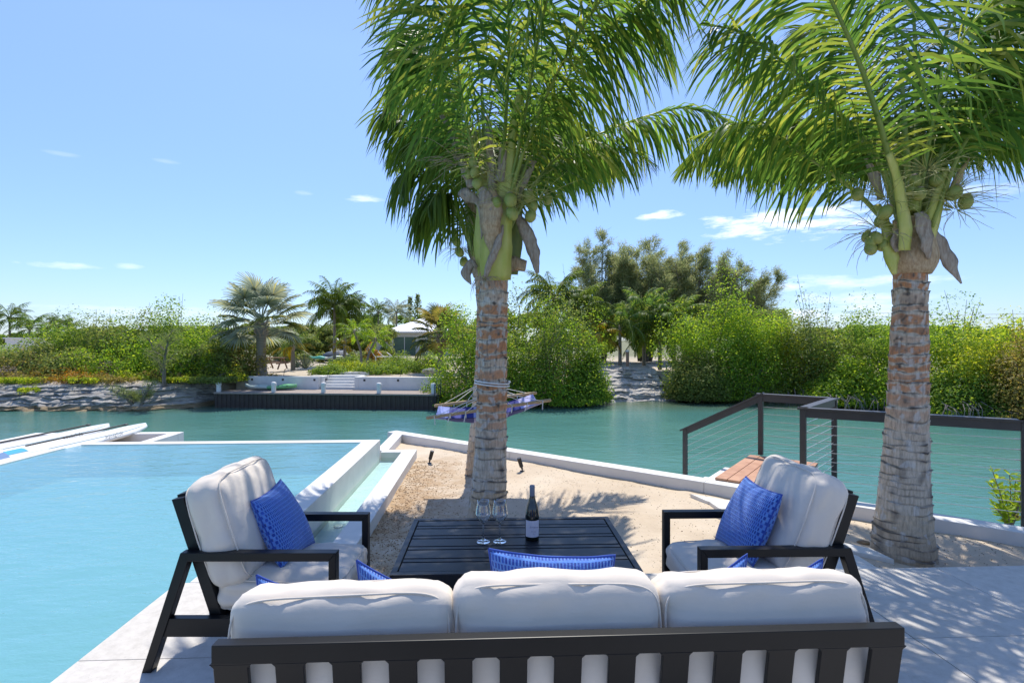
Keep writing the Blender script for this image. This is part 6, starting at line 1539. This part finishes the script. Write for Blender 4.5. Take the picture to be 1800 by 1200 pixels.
# loungers and rings
def lounger(px, Z, label, rz, back=.6):
    t = thing('sun_lounger', label, 'sun lounger', P(px, 634, Z), rz, 'white sun loungers by the house')
    MB().box(-.9, .35, -.32, .32, .30, .36).obj('bed', M['white'], t); bar(b_ := MB(), (.35, 0, .33), (.85, 0, .33 + back), .6, .05); b_.obj('backrest', M['white'], t)
    for sx in (-.8, .3):
        for sy in (-.28, .28): MB().box(sx - .03, sx + .03, sy - .03, sy + .03, 0, .299).obj('leg', M['white'], t)
lounger(667, 44, 'left white sun lounger with raised backrest near the croton', math.pi + .3, .8); lounger(683, 45, 'middle white sun lounger before the house', math.pi + .25, .45); lounger(698, 46, 'right white sun lounger nearest the house door', .2 + math.pi, .4)
for i, (px, py, Z, r) in enumerate(((655, 615, 48, .55), (668, 604, 50, .75))):
    pts = [(r * math.cos(q * math.pi / 12), 0, r * 1.15 * math.sin(q * math.pi / 12)) for q in range(25)]; t = thing('hanging_chair', ('lower', 'upper')[i] + ' white round garden chair shell beside the sun loungers', 'chair', P(px, py, Z), .4 * i)
    mb = MB(); V = []
    for a in range(9):
        for b3 in range(17):
            th = a / 8 * 1.5; q = b3 / 16 * 6.283; V.append((r * math.sin(th) * math.cos(q), r * .8 * math.cos(th), r * 1.15 * math.sin(th) * math.sin(q)))
    mb.add(V, [(a*17+b3, a*17+b3+1, (a+1)*17+b3+1, (a+1)*17+b3) for a in range(8) for b3 in range(16)]).obj('shell', M['white'], t, smooth=True); MB().tube([(0, .1, -r * 1.1), (0, .1, -r * 1.1 - .6)], .05, 6).obj('stand', M['white'], t)
# shed at far left
sh = thing('white_shed', 'small white building with a grey door among the shrubs at far left', 'building', P(28, 634, 42)); 
MB().box(-.85, .78, 0, 2, -.2, 1.72).obj('wall', M['white'], sh); MB().box(.18, .24, -.02, -.003, -.2, 1.45).obj('door', M['cable'], sh); MB().box(-.95, .9, -.1, 2.1, 1.723, 1.80).obj('roof', M['roofw'], sh)
# slope details
t = thing('bollard_light', 'short brown post standing at the head of the sandy slope under the palms', 'post', P(1103, 642, 34)); MB().tube([(0, 0, -.3), (0, 0, .85)], .10, 10).obj('post', pw, t); MB().lathe([(.12, .85), (.12, .95), (0, .98)], 10).obj('post_cap', M['white'], t)
o = MB().ball((0, 0, 0), .3, 10, 7, (1, 1, 1.3)).obj('boulder', M['rock']); o.location = P(1102, 655, 33); tag(o, 'pale upright rock on the bare sandy slope', 'boulder')
for v in o.data.vertices: v.co += Vector((1, 1, 1)) * .1 * noise.noise(v.co * 4)
# overhead line at the right
t = thing('power_line', 'thin overhead wires just above the mangroves at the right edge', 'wire', P(1780, 552, 70))
for dz in (0, -.5): MB().tube([(-22, 0, .3 + dz), (-8, 0, -.1 + dz), (12, 0, .2 + dz), (40, 0, .5 + dz)], .02, 4).obj('wire', M['cable'], t)
# sea grape sprig by the railing
rng = np.random.default_rng(77); rg = random.Random(77); c0 = P(1772, 925, 5.75); t = thing('young_mangrove', 'small bright green leafy plant outside the railing at the right edge', 'plant', c0)
for k in range(16):
    tip = P(rg.uniform(1740, 1815), rg.uniform(828, 895), 5.75 + rg.uniform(-.15, .25)) - c0; ln = spline([Vector((0, 0, -.1)), tip * .5 + Vector((.02, 0, -.02)), tip], 8)
    MB().tube(ln, [.006] * 5 + [.004] * 4, 5).obj('stem', M['twig'], t)
    for j in range(3, 9):
        for s in (-1, 1, -.3):
            p = ln[j]; d = (Vector((s * .8, rg.uniform(-.5, .5), rg.uniform(.1, .9)))).normalized(); L = rg.uniform(.06, .10); up = Vector((0, -.3, 1)).cross(d).normalized(); b3 = d.cross(up)
            V = [p, p + d * L * .35 + up * L * .24 + b3 * .004, p + d * L * .75 + up * L * .2, p + d * L, p + d * L * .75 - up * L * .2, p + d * L * .35 - up * L * .24 + b3 * .004, p + d * L * .5 - b3 * .006]
            MB().add(V, [(0, 1, 6), (1, 2, 6), (2, 3, 6), (3, 4, 6), (4, 5, 6), (5, 0, 6)]).obj('leaf', M['gD'], t)
t = thing('yellow_flower', 'single yellow flower peeping over the wall beside the railing post', 'flower', P(1787, 907, 5.6))
for k in range(6):
    a = k * math.pi / 3; MB().add([(0, 0, 0), (.028 * math.cos(a - .4), -.01, .028 * math.sin(a - .4)), (.038 * math.cos(a), -.014, .038 * math.sin(a)), (.028 * math.cos(a + .4), -.01, .028 * math.sin(a + .4))], [(0, 1, 2, 3)]).obj('petal', pmat('yellow petal', (.75, .52, .05)), t)
MB().ball((0, -.01, 0), .01, 8, 6).obj('flower_centre', pmat('flower eye', (.12, .05, .02)), t)
# dry leaf hump on the sand near the right trunk
o = MB().ball((0, 0, 0), .045, 10, 6, (1.4, 1, .35)).obj('dry_husk', M['litter']); o.location = P(1518, 951, 5.0); o.location.z = SZW + .01; tag(o, 'small dry brown husk on the sand left of the thick right trunk', 'husk')
